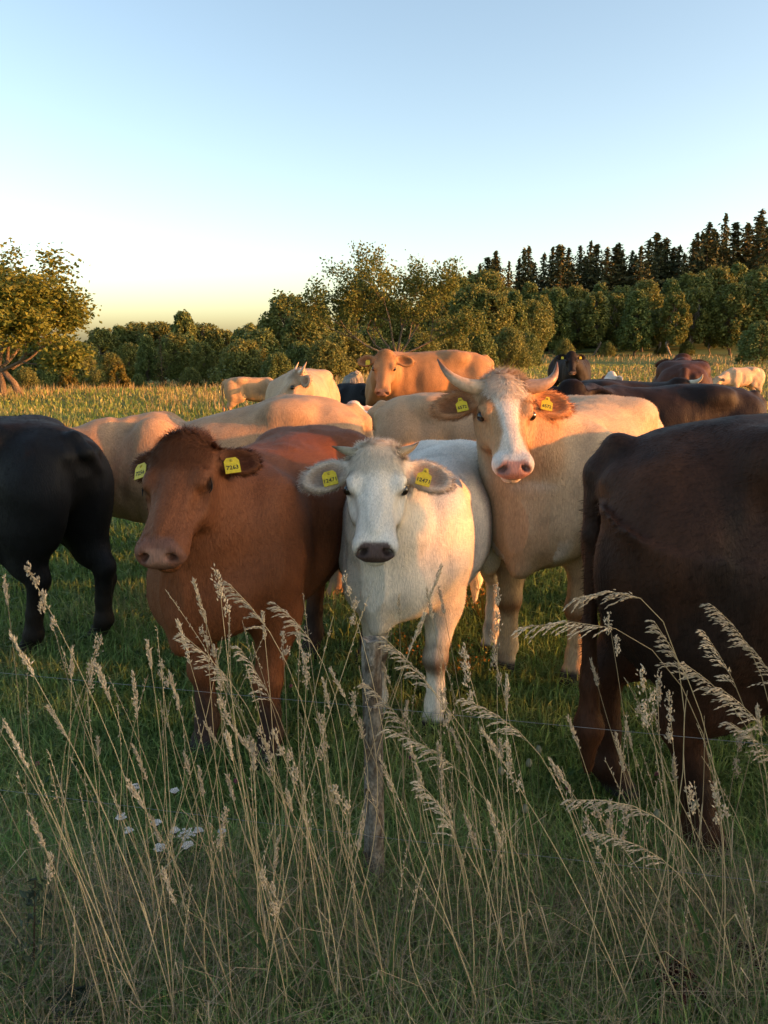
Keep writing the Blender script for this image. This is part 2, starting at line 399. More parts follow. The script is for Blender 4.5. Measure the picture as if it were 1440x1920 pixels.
for i, (px, yt, Y, r, nh) in enumerate(LB):
    place_tree(r, px, yt, Y, nh, 'bright young shrub on the field edge left of the pine' if r is bushC else 'rounded bush on the field edge below the left wood', 'young shrubs on the left field edge' if r is bushC else 'bushes on the left field edge', 'bush')
place_tree(bushB, 1425, 600, 62, 4, 'dark green bush at the right edge of the far field', None, 'bush', wide=1.1)
for i, (px, yt, Y) in enumerate([(1290, 640, 86), (1140, 640, 84), (1240, 644, 88), (1060, 636, 80)]):
    place_tree(bushA, px, yt, Y, 4, 'small bush at the foot of the alders on the far field', 'small bushes under the alders', 'bush')

# apple trees
A0 = at(4, 735, 24.0); A0.z = float(ground_h(A0.x, A0.y))
lim = [((0, 0, 0.9), (0.1, -0.2, 1), 1.7, 0.13), ((0, 0, 0.9), (0.9, -0.2, 0.25), 1.55, 0.11), ((0, 0, 1.0), (-0.8, 0.3, 0.6), 1.6, 0.11), ((0.1, 0, 1.1), (0.5, 0.3, 0.9), 1.6, 0.09), ((0, 0, 1.1), (-0.4, -0.4, 1), 1.7, 0.1), ((0, 0, 1.2), (0.45, -0.5, 0.9), 1.6, 0.1), ((0.3, 0, 1.0), (0.8, 0.4, 0.75), 1.5, 0.08), ((0.2, 0, 1.2), (0.2, 0.2, 1.2), 1.9, 0.08)]
ap = tree_root('apple_tree', *make_apple(41, lim, 24000, 0.07, (0.070, 0.100, 0.020), (0.235, 0.225, 0.040), [[(0, 0, -0.2), (0.03, 0, 0.5), (0, 0, 1.1)], [(0.45, 0.1, -0.2), (0.3, 0.05, 0.5), (0.05, 0, 1.0)]], 0.11), M['leaf'])
ap.location = A0; ap.scale = (1.2, 1.1, 0.84); tag(ap, 'round yellowing apple tree with two leaning trunks at the left edge', 'apple tree')
A1 = at(745, 700, 27.0); A1.z = float(ground_h(A1.x, A1.y))
lim = [((0, 0, 1.35), (-1, -0.2, 0.22), 2.3, 0.11), ((0, 0, 1.35), (-0.9, 0.3, 0.35), 1.9, 0.08), ((0, 0, 1.4), (1, -0.2, 0.3), 1.8, 0.09), ((0, 0, 1.4), (0.2, 0.1, 1), 2.0, 0.1), ((0, 0, 1.4), (-0.35, -0.3, 1), 2.0, 0.09), ((0, 0, 1.4), (0.6, 0.2, 0.8), 1.9, 0.08), ((-0.2, 0, 1.5), (-0.6, 0.2, 0.9), 1.9, 0.08)]
ap2 = tree_root('apple_tree', *make_apple(43, lim, 15000, 0.065, (0.065, 0.092, 0.020), (0.19, 0.185, 0.042), [[(0.1, 0, -0.2), (0.05, 0, 0.6), (0, 0, 1.45)]], 0.11), M['leaf'])
ap2.location = A1; ap2.scale = (0.86, 0.86, 0.80); tag(ap2, 'sprawling half bare apple tree with spreading limbs above the far tan cow', 'apple tree')
# unseen bushes added outside the frame to block the sun and shade the foreground
for i, (hx, hy, s) in enumerate([(20.0, -3.35, 1.3), (19.0, -6.8, 1.2)]):
    o = copy_tree((bushA, bushB)[i]); o.location = (hx, hy, 0); o.scale = (s, s, s * 1.2); o.rotation_euler = (0, 0, i * 1.7)
    tag(o, 'unseen bush added far right of the photographer to shade the foreground', 'bush', 'unseen bushes added to shade the foreground')

# boulder on the field
def make_boulder():
    rng = np.random.default_rng(5)
    u = np.linspace(0, 2 * math.pi, 20, endpoint=False); v = np.linspace(0.02, math.pi - 0.02, 12)
    V = np.array([(math.sin(b) * math.cos(a), math.sin(b) * math.sin(a), math.cos(b)) for b in v for a in u])
    V = np.sign(V) * np.abs(V) ** 0.75
    V *= (0.85 + 0.3 * fbm(V + 3, 1.4, 8))[:, None]
    V *= np.array([0.29, 0.3, 0.36]); V[:, 2] += 0.06 * V[:, 0] / 0.3
    n = 20; idx = np.arange(len(V)).reshape(12, n); A = idx[:-1]; B = idx[1:]
    Q = np.stack([A, B, np.roll(B, -1, 1), np.roll(A, -1, 1)], -1).reshape(-1, 4)
    col = np.where(fbm(V, 7, 3)[:, None] > 0.5, np.array([[0.3, 0.22, 0.13]]), np.array([[0.22, 0.2, 0.17]]))
    return mesh_np('boulder', V, [Q, [list(idx[0])[:3]], [list(idx[-1])[:3]]], col)

# ------------------------------------------------------------------ implicit surface toolkit for the cows
class Field:
    def __init__(s, lo, hi, h):
        s.h = h; s.lo = np.array(lo, float)
        s.n = np.ceil((np.array(hi) - s.lo) / h).astype(int) + 1
        s.ax = [(s.lo[i] + h * np.arange(s.n[i])).astype(np.float32) for i in range(3)]
        s.D = np.full(tuple(s.n), 0.25, np.float32)
    def _sl(s, lo, hi, m):
        a = np.clip(np.floor((np.array(lo) - m - s.lo) / s.h).astype(int), 0, s.n)
        b = np.clip(np.ceil((np.array(hi) + m - s.lo) / s.h).astype(int) + 1, 0, s.n)
        sl = tuple(slice(int(a[i]), int(b[i])) for i in range(3))
        return sl, s.ax[0][sl[0]][:, None, None], s.ax[1][sl[1]][None, :, None], s.ax[2][sl[2]][None, None, :]
    def union(s, lo, hi, fn, k):
        sl, X, Y, Z = s._sl(lo, hi, k + 3 * s.h)
        d = fn(X, Y, Z); o = s.D[sl]
        if o.size == 0: return
        hh = np.maximum(k - np.abs(o - d), 0) / k
        s.D[sl] = np.minimum(o, d) - hh * hh * k * 0.25
    def carve(s, lo, hi, fn, k):
        sl, X, Y, Z = s._sl(lo, hi, k + 3 * s.h)
        d = -fn(X, Y, Z); o = s.D[sl]
        if o.size == 0: return
        hh = np.maximum(k - np.abs(o - d), 0) / k
        s.D[sl] = np.maximum(o, d) + hh * hh * k * 0.25
    # primitives
    def cone(s, a, b, ra, rb, k=0.04, flat=None):
        a = np.array(a, float); b = np.array(b, float); ab = b - a; L2 = float(ab @ ab) + 1e-9; R = max(ra, rb)
        def fn(X, Y, Z):
            px, py, pz = X - a[0], Y - a[1], Z - a[2]
            t = np.clip((px * ab[0] + py * ab[1] + pz * ab[2]) / L2, 0, 1)
            qx, qy, qz = px - t * ab[0], py - t * ab[1], pz - t * ab[2]
            if flat is not None:
                n, f = flat; e = qx * n[0] + qy * n[1] + qz * n[2]; g = (1 / f - 1)
                qx, qy, qz = qx + g * e * n[0], qy + g * e * n[1], qz + g * e * n[2]
            d = np.sqrt(qx * qx + qy * qy + qz * qz) - (ra + (rb - ra) * t)
            return d * (flat[1] ** 0.5 if flat is not None else 1)
        s.union(np.minimum(a, b) - R, np.maximum(a, b) + R, fn, k)
    def chain(s, pts, k=0.03, flat=None):
        for (a, ra), (b, rb) in zip(pts[:-1], pts[1:]): s.cone(a, b, ra, rb, k, flat)
    def ell(s, c, ax, r, k=0.03, carve=False):
        c = np.array(c, float); ax = np.array(ax, float); r = np.array(r, float); R = r.max()
        def fn(X, Y, Z):
            px, py, pz = X - c[0], Y - c[1], Z - c[2]
            q = [(px * ax[i][0] + py * ax[i][1] + pz * ax[i][2]) / r[i] for i in range(3)]
            k0 = np.sqrt(q[0] ** 2 + q[1] ** 2 + q[2] ** 2); k1 = np.sqrt((q[0] / r[0]) ** 2 + (q[1] / r[1]) ** 2 + (q[2] / r[2]) ** 2) + 1e-9
            return k0 * (k0 - 1) / k1
        (s.carve if carve else s.union)(c - R, c + R, fn, k)
    def sweep(s, o, ax, tab, k, n=2.4, taper=0.0):
        """tab rows: t, halfwidth, top, bottom, centre (all along/in the frame ax = U,V,W at o)"""
        o = np.array(o, float); ax = np.array(ax, float); tab = np.array(tab, float)
        tt = np.linspace(tab[0, 0], tab[-1, 0], 160)
        cols = []
        for j in range(1, 5):
            y = np.interp(tt, tab[:, 0], tab[:, j]); ker = np.hanning(15); ker /= ker.sum()
            yp = np.concatenate([2 * y[0] - y[1:8][::-1], y, 2 * y[-1] - y[-8:-1][::-1]]); cols.append(np.convolve(yp, ker, 'valid').astype(np.float32))
        tt = tt.astype(np.float32); W, T, B, C = cols
        def fn(X, Y, Z):
            px, py, pz = X - o[0], Y - o[1], Z - o[2]
            u = px * ax[0][0] + py * ax[0][1] + pz * ax[0][2]; v = px * ax[1][0] + py * ax[1][1] + pz * ax[1][2]; w = px * ax[2][0] + py * ax[2][1] + pz * ax[2][2]
            f = np.clip((u - tt[0]) / (tt[-1] - tt[0]) * (len(tt) - 1), 0, len(tt) - 1.001); i = f.astype(np.int32); f = f - i
            g = lambda a: a[i] * (1 - f) + a[i + 1] * f
            hw, tp, bt, cc = g(W), g(T), g(B), g(C)
            hh = np.where(w > cc, tp - cc, cc - bt); hh = np.maximum(hh, 0.004); hw = np.maximum(hw, 0.004)
            z = (w - cc) / hh
            if taper: hw = hw * (1 - taper * np.clip(-z, 0, 1.2))
            r = (np.abs(v / hw) ** n + np.abs(z) ** n) ** (1 / n)
            d = (r - 1) * np.minimum(hw, hh) * 0.9
            return np.maximum(d, np.maximum(tt[0] - u, u - tt[-1])).astype(np.float32)
        t0, t1 = tab[0, 0], tab[-1, 0]; hw = tab[:, 1].max(); b0 = tab[:, 3].min(); b1 = tab[:, 2].max()
        cs = np.array([o + ax[0] * t + ax[1] * v + ax[2] * w for t in (t0, t1) for v in (-hw, hw) for w in (b0, b1)])
        s.union(cs.min(0), cs.max(0), fn, k)
    def mesh(s):
        D = s.D; ins = D < 0
        cnt = sum(ins[a:ins.shape[0] - 1 + a, b:ins.shape[1] - 1 + b, c:ins.shape[2] - 1 + c].astype(np.int8) for a in (0, 1) for b in (0, 1) for c in (0, 1))
        cells = np.argwhere((cnt > 0) & (cnt < 8)); cid = np.full(cnt.shape, -1, np.int32); cid[tuple(cells.T)] = np.arange(len(cells))
        corners = np.array([(a, b, c) for a in (0, 1) for b in (0, 1) for c in (0, 1)])
        val = np.stack([D[tuple((cells + cr).T)] for cr in corners], 1)
        acc = np.zeros((len(cells), 3)); num = np.zeros(len(cells))
        for i in range(8):
            for j in range(i + 1, 8):
                if np.abs(corners[i] - corners[j]).sum() != 1: continue
                m = (val[:, i] < 0) != (val[:, j] < 0)
                t = val[m, i] / (val[m, i] - val[m, j])
                acc[m] += corners[i] + t[:, None] * (corners[j] - corners[i]); num[m] += 1
        V = (cells + acc / num[:, None]) * s.h + s.lo
        F = []
        for ax in range(3):
            o1, o2 = [(1, 2), (2, 0), (0, 1)][ax]
            a = [slice(None)] * 3; b = [slice(None)] * 3; a[ax] = slice(0, -1); b[ax] = slice(1, None)
            ch = ins[tuple(a)] != ins[tuple(b)]
            e = np.argwhere(ch); ok = (e[:, o1] > 0) & (e[:, o2] > 0) & (e[:, o1] < cnt.shape[o1]) & (e[:, o2] < cnt.shape[o2]); e = e[ok]
            e1 = np.zeros(3, int); e1[o1] = 1; e2 = np.zeros(3, int); e2[o2] = 1
            q = np.stack([cid[tuple((e - e1 - e2).T)], cid[tuple((e - e2).T)], cid[tuple(e.T)], cid[tuple((e - e1).T)]], 1)
            flip = ~ins[tuple(e.T)]; q[flip] = q[flip][:, ::-1]
            F.append(q[(q >= 0).all(1)])
        return V, np.vstack(F)

# ------------------------------------------------------------------ cow
TAGMESH = {}
def tag_mesh(shape):
    if shape not in TAGMESH:
        w, h, t = 0.029, 0.032, 0.0016
        if shape == 'square': prof = [(-w, -h), (w, -h), (w, h * 0.55), (w * 0.6, h), (-w * 0.6, h), (-w, h * 0.55)]
        else: prof = [(-w, -h), (w, -h), (w, h * 0.5), (w * 0.45, h * 0.85), (w * 0.28, h * 1.45), (-w * 0.28, h * 1.45), (-w * 0.45, h * 0.85), (-w, h * 0.5)]
        n = len(prof)
        V = [(x, y, t) for x, y in prof] + [(x, y, -t) for x, y in prof] + [(0, 0, t), (0, 0, -t)]
        Q = [(i, (i + 1) % n + 0, (i + 1) % n + n, i + n)[::-1] for i in range(n)]
        T = [(i, (i + 1) % n, 2 * n) for i in range(n)] + [((i + 1) % n + n, i + n, 2 * n + 1) for i in range(n)]
        TAGMESH[shape] = mesh_np('ear_tag', V, [Q, T], (0.62, 0.46, 0.02))
    return TAGMESH[shape]
TXT = {}
def text_mesh(s, size):
    key = (s, size)
    if key not in TXT:
        c = bpy.data.curves.new('lettering', 'FONT'); c.body = s; c.size = size; c.align_x = 'CENTER'; c.align_y = 'CENTER'; c.offset = 0.0006 if size > 0.015 else 0.0
        c.resolution_u = 2
        o = bpy.data.objects.new('tmp_text', c); COL.objects.link(o)
        dg = bpy.context.evaluated_depsgraph_get()
        me = bpy.data.meshes.new_from_object(o.evaluated_get(dg)); me.name = 'lettering'
        bpy.data.objects.remove(o); bpy.data.curves.remove(c)
        a = me.attributes.new('Col', 'FLOAT_COLOR', 'POINT'); a.data.foreach_set('color', np.tile([0.03, 0.03, 0.025, 1.0], len(me.vertices)).astype(np.float32))
        TXT[key] = me
    return TXT[key]
def uv_sphere(nu=16, nv=10):
    V = [(0, 0, 1)]; 
    for i in range(1, nv):
        b = math.pi * i / nv
        for j in range(nu): a = 2 * math.pi * j / nu; V.append((math.sin(b) * math.cos(a), math.sin(b) * math.sin(a), math.cos(b)))
    V.append((0, 0, -1)); Q = []; T = []
    for j in range(nu):
        T.append((0, 1 + j, 1 + (j + 1) % nu)); T.append((len(V) - 1, 1 + (nv - 2) * nu + (j + 1) % nu, 1 + (nv - 2) * nu + j))
        for i in range(nv - 2): Q.append((1 + i * nu + j, 1 + (i + 1) * nu + j, 1 + (i + 1) * nu + (j + 1) % nu, 1 + i * nu + (j + 1) % nu))
    return np.array(V), Q, T
_SV, _SQ, _ST = uv_sphere()

def frame_mat(o, u, v, w):
    return Matrix(((u[0], v[0], w[0], o[0]), (u[1], v[1], w[1], o[1]), (u[2], v[2], w[2], o[2]), (0, 0, 0, 1)))

def make_cow(name, label, loc, heading, s, coat, head=None, vox=0.02, legs=None, horns=None, tags=None, eyes='open', hair=0,
             fat=1.0, tail=0.0, group=None, lie=False, rump_drop=0.0, front_drop=0.0, hs=1.0, poll_hair=0.0, ear=(0.0, 0.0), seed=1, cat='cow', hump=0.0, ear_col=None, slope=0.0, hw=1.05, tuck=0.0, es=1.0, lean=0.0):
    """heading: degrees, direction the body faces in the world. head = (poll world point, yaw deg world, pitch deg, roll deg)."""
    rng = np.random.default_rng(seed)
    if not hair: hair = 6000
    hd = math.radians(heading); ch, sh = math.cos(hd), math.sin(hd)
    root = empty(name, loc, hd, s)
    zoff = -0.42 if lie else 0.0
    def to_local(p):
        d = Vector(p) - Vector(loc); return np.array([(d.x * ch + d.y * sh) / s, (-d.x * sh + d.y * ch) / s, d.z / s])
    if head is None: poll = np.array([1.0, 0, 1.35 + zoff]); yaw, pitch, roll = heading, 50, 0
    else:
        p, yaw, pitch, roll = head
        poll = to_local(p) if p is not None else np.array([1.0, 0, 1.35 + zoff])
    ya = math.radians(yaw) - hd; pi_ = math.radians(pitch)
    dirh = np.array([math.cos(ya), math.sin(ya), 0]); z = np.array([0, 0, 1.0])
    U = dirh * math.cos(pi_) - z * math.sin(pi_); W = dirh * math.sin(pi_) + z * math.cos(pi_); Vv = np.cross(W, U)
    rl = math.radians(roll); Vr = Vv * math.cos(rl) + W * math.sin(rl); W = W * math.cos(rl) - Vv * math.sin(rl); Vv = Vr
    HX = [U, Vv, W]
    def hp(u, v, w): return poll + hs * (U * u + Vv * v + W * w)
    ext = 0.62 * hs
    lo = np.minimum([-1.0, -0.52, -0.02], poll - ext); hi = np.maximum([0.95, 0.52, 1.45], poll + ext); lo[2] = max(lo[2], -0.03)
    F = Field(lo, hi, vox)
    # trunk
    fd, rd = front_drop, rump_drop
    tr = [(-0.86, 0.07, 1.17 - rd, 1.02 - rd, 1.1 - rd), (-0.80, 0.16, 1.24 - rd, 0.90, 1.05), (-0.68, 0.225, 1.295 - rd, 0.79, 1.02), (-0.50, 0.262, 1.325 - rd * 0.6, 0.71, 0.99), (-0.30, 0.285 * fat, 1.335, 0.66 - 0.02 * (fat - 1) * 10, 0.95),
          (-0.08, 0.325 * fat, 1.315, 0.61 - 0.02 * (fat - 1) * 10, 0.91), (0.16, 0.330 * fat, 1.30, 0.585, 0.90), (0.36, 0.285 * fat, 1.305 - fd * 0.6 + hump * 0.5, 0.585, 0.90), (0.50, 0.24, 1.29 - fd + hump, 0.60, 0.90), (0.62, 0.195, 1.20 - fd, 0.635, 0.87), (0.73, 0.13, 1.06 - fd, 0.69, 0.85), (0.79, 0.05, 0.94 - fd, 0.76, 0.85)]
    tr = [(a, b, c + zoff - slope * max(a + 0.5, 0), d + zoff - 0.4 * slope * max(a + 0.5, 0) + lean * (1.0 if a < 0.2 else 0.5), e + zoff - 0.5 * slope * max(a + 0.5, 0)) for a, b, c, d, e in tr]
    F.sweep((0, 0, 0), np.eye(3), tr, 0.05, 2.25)
    for sg in (-1, 1):
        F.ell((-0.38, sg * 0.205, 1.235 + zoff), np.eye(3), (0.12, 0.06, 0.055), 0.14)      # hook bones
        F.ell((-0.80, sg * 0.105, 1.15 - rd + zoff), np.eye(3), (0.06, 0.045, 0.05), 0.05)   # pin bones
        F.ell((0.40, sg * 0.20, 0.98 + zoff), np.eye(3), (0.17, 0.10, 0.24), 0.09)           # shoulder blade
        F.ell((0.60, sg * 0.13, 0.80 + zoff), np.eye(3), (0.11, 0.09, 0.13), 0.08)           # point of shoulder
        F.ell((-0.665, sg * 0.165, 0.93 + zoff), np.eye(3), (0.20, 0.115, 0.30), 0.07)          # thigh
    F.carve((-0.30, -0.34, 1.02 + zoff), (-0.1, 0.34, 1.22 + zoff), lambda X, Y, Z: np.sqrt(((X + 0.17) / 1.0) ** 2 + ((np.abs(Y) - 0.37 * fat) / 0.8) ** 2 + ((Z - 1.17 - zoff) / 0.7) ** 2) - 0.07, 0.10)  # hollow before the hooks
    for sg in (-1, 1):      # flank fold before the thigh, groove behind the shoulder
        F.ell((-0.27, sg * 0.355, 0.80 + zoff), np.eye(3), (0.05, 0.075, 0.17), 0.10, carve=True)
        F.ell((0.185, sg * 0.385 * fat, 0.92 + zoff), np.eye(3), (0.045, 0.075, 0.26), 0.10, carve=True)
    # legs
    LG = dict(fl=(0, 0), fr=(0, 0), hl=(0, 0), hr=(0, 0))
    if legs: LG.update(legs)
    if lie:
        for sg in (-1, 1):
            F.chain([((-0.55, sg * 0.26, 0.35), 0.17), ((-0.25, sg * 0.38, 0.16), 0.10), ((-0.62, sg * 0.40, 0.08), 0.06), ((-0.35, sg * 0.44, 0.05), 0.045)], 0.06)
            F.chain([((0.45, sg * 0.2, 0.3), 0.12), ((0.62, sg * 0.24, 0.12), 0.08), ((0.40, sg * 0.26, 0.06), 0.05)], 0.05)
    else:
        for kk, (dx, dy) in LG.items():
            sg = 1 if kk[1] == 'l' else -1
            if kk[0] == 'f':
                F.chain([((0.45, sg * 0.18, 0.86), 0.15), ((0.37 + dx * 0.25, sg * 0.185 + dy * 0.3, 0.66), 0.105), ((0.415 + dx * 0.7, sg * 0.165 + dy * 0.7, 0.395), 0.060)], 0.06, flat=((0, 1, 0), 0.85))
                F.ell((0.425 + dx * 0.7, sg * 0.165 + dy * 0.7, 0.385), np.eye(3), (0.062, 0.058, 0.065), 0.03)
                F.chain([((0.415 + dx * 0.7, sg * 0.165 + dy * 0.7, 0.37), 0.050), ((0.41 + dx * 0.9, sg * 0.165 + dy * 0.9, 0.24), 0.041), ((0.41 + dx, sg * 0.165 + dy, 0.145), 0.050), ((0.435 + dx, sg * 0.165 + dy, 0.085), 0.047)], 0.025)
                hx, hy = 0.45 + dx, sg * 0.165 + dy
            else:
                F.chain([((-0.64, sg * 0.17, 0.95), 0.19), ((-0.61 + dx * 0.2, sg * 0.18 + dy * 0.2, 0.76), 0.155), ((-0.66 + dx * 0.6, sg * 0.175 + dy * 0.6, 0.56), 0.085), ((-0.735 + dx * 0.8, sg * 0.165 + dy * 0.8, 0.47), 0.058)], 0.07, flat=((0, 1, 0), 0.8))
                F.chain([((-0.44, sg * 0.215, 0.90), 0.14), ((-0.38 + dx * 0.2, sg * 0.215 + dy * 0.2, 0.70), 0.095), ((-0.60 + dx * 0.6, sg * 0.18 + dy * 0.6, 0.56), 0.065)], 0.07, flat=((0, 1, 0), 0.7))
                F.ell((-0.745 + dx * 0.8, sg * 0.165 + dy * 0.8, 0.475), np.eye(3), (0.055, 0.046, 0.062), 0.04)
                F.chain([((-0.725 + dx * 0.8, sg * 0.165 + dy * 0.8, 0.44), 0.053), ((-0.70 + dx * 0.92, sg * 0.165 + dy * 0.92, 0.27), 0.043), ((-0.69 + dx, sg * 0.165 + dy, 0.15), 0.052), ((-0.655 + dx, sg * 0.165 + dy, 0.085), 0.048)], 0.025)
                hx, hy = -0.635 + dx, sg * 0.165 + dy
            for cl in (-1, 1):     # cloven hoof
                F.chain([((hx - 0.005, hy + cl * 0.024, 0.075), 0.034), ((hx + 0.03, hy + cl * 0.026, 0.03), 0.034)], 0.012)
        F.carve((-2, -2, -1), (2, 2, 0.0), lambda X, Y, Z: Z + 0 * X + 0 * Y - 0.004, 0.005)
    if tail is not None and not lie:
        tx = rng.normal() * 0.02 + tail
        ta = abs(tail); F.chain([((-0.80, 0, 1.23 - rd), 0.045), ((-0.875 + 0.4 * tuck, 0, 1.16 - rd), 0.038), ((-0.915 + 0.7 * ta + tuck, tx * 0.9, 0.98), 0.027), ((-0.91 + 0.9 * ta + tuck, tx, 0.70), 0.02), ((-0.90 + 0.9 * ta + tuck, tx * 1.1, 0.52), 0.022), ((-0.895 + 0.9 * ta + tuck, tx * 1.15, 0.38), 0.042), ((-0.89 + 0.9 * ta + tuck, tx * 1.15, 0.24), 0.015)], 0.03)
    # neck
    lat = Vv
    F.chain([((0.42, 0, 1.12 - fd + zoff), 0.17), (0.5 * np.array([0.50, 0, 1.12 - fd + zoff]) + 0.5 * hp(0.0, 0, -0.10), 0.125), (hp(0.035, 0, -0.085), 0.088)], 0.07)
    F.chain([((0.50, 0, 0.93 + zoff), 0.205), (0.5 * np.array([0.56, 0, 0.93 + zoff]) + 0.5 * hp(0.10, 0, -0.16), 0.155), (hp(0.10, 0, -0.15), 0.110)], 0.09)
    F.chain([((0.64, 0, 0.76 + zoff), 0.12), (0.5 * np.array([0.66, 0, 0.78 + zoff]) + 0.5 * hp(0.10, 0, -0.19), 0.08), (hp(0.09, 0, -0.165), 0.055)], 0.10)
    F.chain([((0.74, 0, 0.64 + zoff), 0.045), (0.55 * np.array([0.76, 0, 0.66 + zoff]) + 0.45 * hp(0.09, 0, -0.25), 0.030), (hp(0.10, 0, -0.19), 0.035)], 0.07)
    # head
    ht = [(-0.035, 0.045, -0.015, -0.10, -0.06), (0.0, 0.088, 0.018, -0.15, -0.06), (0.05, 0.108, 0.026, -0.19, -0.06), (0.11, 0.115, 0.024, -0.215, -0.065), (0.175, 0.115, 0.014, -0.225, -0.07), (0.235, 0.106, 0.004, -0.215, -0.075), (0.30, 0.090, 0.000, -0.185, -0.075), (0.37, 0.080, -0.002, -0.155, -0.072), (0.425, 0.084, -0.004, -0.146, -0.07), (0.465, 0.086, -0.012, -0.138, -0.07), (0.495, 0.074, -0.026, -0.122, -0.072), (0.512, 0.045, -0.045, -0.10, -0.072)]
    ht = [tuple(x * hs * (hw if j == 1 else 1) for j, x in enumerate(r)) for r in ht]
    F.sweep(poll, HX, ht, 0.03, 2.5, taper=0.40)
    F.ell(hp(-0.005, 0, -0.012), HX, np.array((0.045, 0.085, 0.045)) * hs, 0.05 * hs)     # poll crest
    for sg in (-1, 1):
        F.ell(hp(0.165, sg * 0.098, -0.020), HX, np.array((0.045, 0.028, 0.030)) * hs, 0.035 * hs)    # brow
        F.ell(hp(0.20, sg * 0.085, -0.125), HX, np.array((0.09, 0.03, 0.075)) * hs, 0.05 * hs)         # cheek
        F.ell(hp(0.455, sg * 0.052, -0.045), HX, np.array((0.040, 0.036, 0.036)) * hs, 0.025 * hs)    # nostril wing
        # ear
        eo, er, eb = (tuple(ear) + (0.0,))[:3]
        ed = unit(sg * Vv * 0.96 - W * (0.20 + eb) + U * (0.10 + eo)); ew = unit(W * (0.86) + U * (0.32 + er) + sg * Vv * 0.25); eu = unit(np.cross(ed, ew)); ew = np.cross(eu, ed)
        E0 = hp(0.045, sg * 0.10, -0.055)
        F.chain([(E0, 0.036 * hs), (E0 + ed * 0.05 * hs * es, 0.034 * hs)], 0.03 * hs)
        F.ell(E0 + ed * 0.125 * hs * es, (ed, eu, ew), np.array((0.115 * es, 0.070 * es, 0.030)) * hs, 0.02 * hs)
    F.ell(hp(0.47, 0, -0.128), HX, np.array((0.03, 0.045, 0.022)) * hs, 0.02 * hs)      # chin
    for sg in (-1, 1):      # hollow between eye and muzzle, groove along the cheek
        F.ell(hp(0.285, sg * 0.108, -0.040), HX, np.array((0.07, 0.024, 0.034)) * hs, 0.035 * hs, carve=True)
    F.ell(hp(0.27, 0, 0.004), HX, np.array((0.15, 0.034, 0.012)) * hs, 0.03 * hs)     # nasal bridge
    ears = []; eyev = {}
    for sg in (-1, 1):
        eo, er, eb = (tuple(ear) + (0.0,))[:3]
        ed = unit(sg * Vv * 0.96 - W * (0.20 + eb) + U * (0.10 + eo)); ew = unit(W * (0.86) + U * (0.32 + er) + sg * Vv * 0.25); eu = unit(np.cross(ed, ew)); ew = np.cross(eu, ed)
        E0 = hp(0.045, sg * 0.10, -0.055); ears.append((E0, ed, eu, ew))
        F.ell(E0 + ed * 0.125 * hs * es + ew * 0.026 * hs, (ed, eu, ew), np.array((0.088 * es, 0.050 * es, 0.030)) * hs, 0.012 * hs, carve=True)
        # surface point of the eye
        vv = np.linspace(0.05, 0.17, 60); pp = np.array([hp(0.185, sg * q, -0.036) for q in vv])
        ii = np.clip(np.round((pp - F.lo) / F.h).astype(int), 0, F.n - 1); dd = F.D[ii[:, 0], ii[:, 1], ii[:, 2]]
        k_ = np.argmax(dd > 0) if (dd > 0).any() else 40; ve = vv[k_]; eyev[sg] = ve
        F.ell(hp(0.185, sg * (ve + 0.002), -0.034), (unit(U * 0.9 - W * 0.35), Vv, unit(W * 0.9 + U * 0.35)), np.array((0.032, 0.020, 0.0190 if eyes == 'open' else 0.0075)) * hs, 0.012 * hs, carve=True)
        nd = unit(U * 0.75 + W * 0.25 + sg * Vv * 0.3)
        F.ell(hp(0.490, sg * 0.050, -0.040), (unit(sg * Vv * 0.75 - W * 0.55), nd, np.cross(unit(sg * Vv * 0.75 - W * 0.55), nd)), np.array((0.024, 0.028, 0.0130)) * hs, 0.010 * hs, carve=True)
    # mouth line
    def mouth(X, Y, Z):
        d = [X - poll[0], Y - poll[1], Z - poll[2]]
        u = (d[0] * U[0] + d[1] * U[1] + d[2] * U[2]) / hs; v = (d[0] * Vv[0] + d[1] * Vv[1] + d[2] * Vv[2]) / hs; w = (d[0] * W[0] + d[1] * W[1] + d[2] * W[2]) / hs
        return np.maximum(np.abs(w + 0.100 + 0.25 * np.abs(v) * 0 + 0.12 * (0.5 - u)) * 1.0 - 0.0045, np.maximum(0.385 - u, u - 0.56)) * hs
    c0 = hp(0.46, 0, -0.1); F.carve(c0 - 0.13 * hs, c0 + 0.13 * hs, mouth, 0.012 * hs)
    V, Q = F.mesh()
    e1 = V[Q[:, 2]] - V[Q[:, 0]]; e2 = V[Q[:, 3]] - V[Q[:, 1]]; fn_ = np.cross(e1, e2); vn0 = np.zeros_like(V)
    for j in range(4):
        for i in range(3): vn0[:, i] += np.bincount(Q[:, j], fn_[:, i], len(V))
    vn0 = unit(vn0); hd_ = np.linalg.norm(V - hp(0.22, 0, -0.08), axis=1); am = sstep(0.25, 0.5, hd_) * sstep(0.3, 0.6, V[:, 2])
    wav = fbm(V * np.array([1.0, 1.0, 0.45]), 8.0, seed + 40) - 0.5
    neckm = np.exp(-((V[:, 0] - 0.62) / 0.16) ** 2); fold = np.sin(V[:, 0] * 55 + V[:, 2] * 12 + 5 * wav) * neckm
    V = V + vn0 * (am * (0.022 * wav + 0.0035 * fold))[:, None]
    # coat colours
    d = (V - poll) / hs
    hq = np.stack([d @ U, d @ Vv, d @ W], 1)
    headm = sstep(-0.10, 0.02, hq[:, 0]) * sstep(-0.30, -0.2, hq[:, 2]) * sstep(0.34, 0.26, np.abs(hq[:, 1]))
    earm = np.zeros(len(V)); earin = np.zeros(len(V))
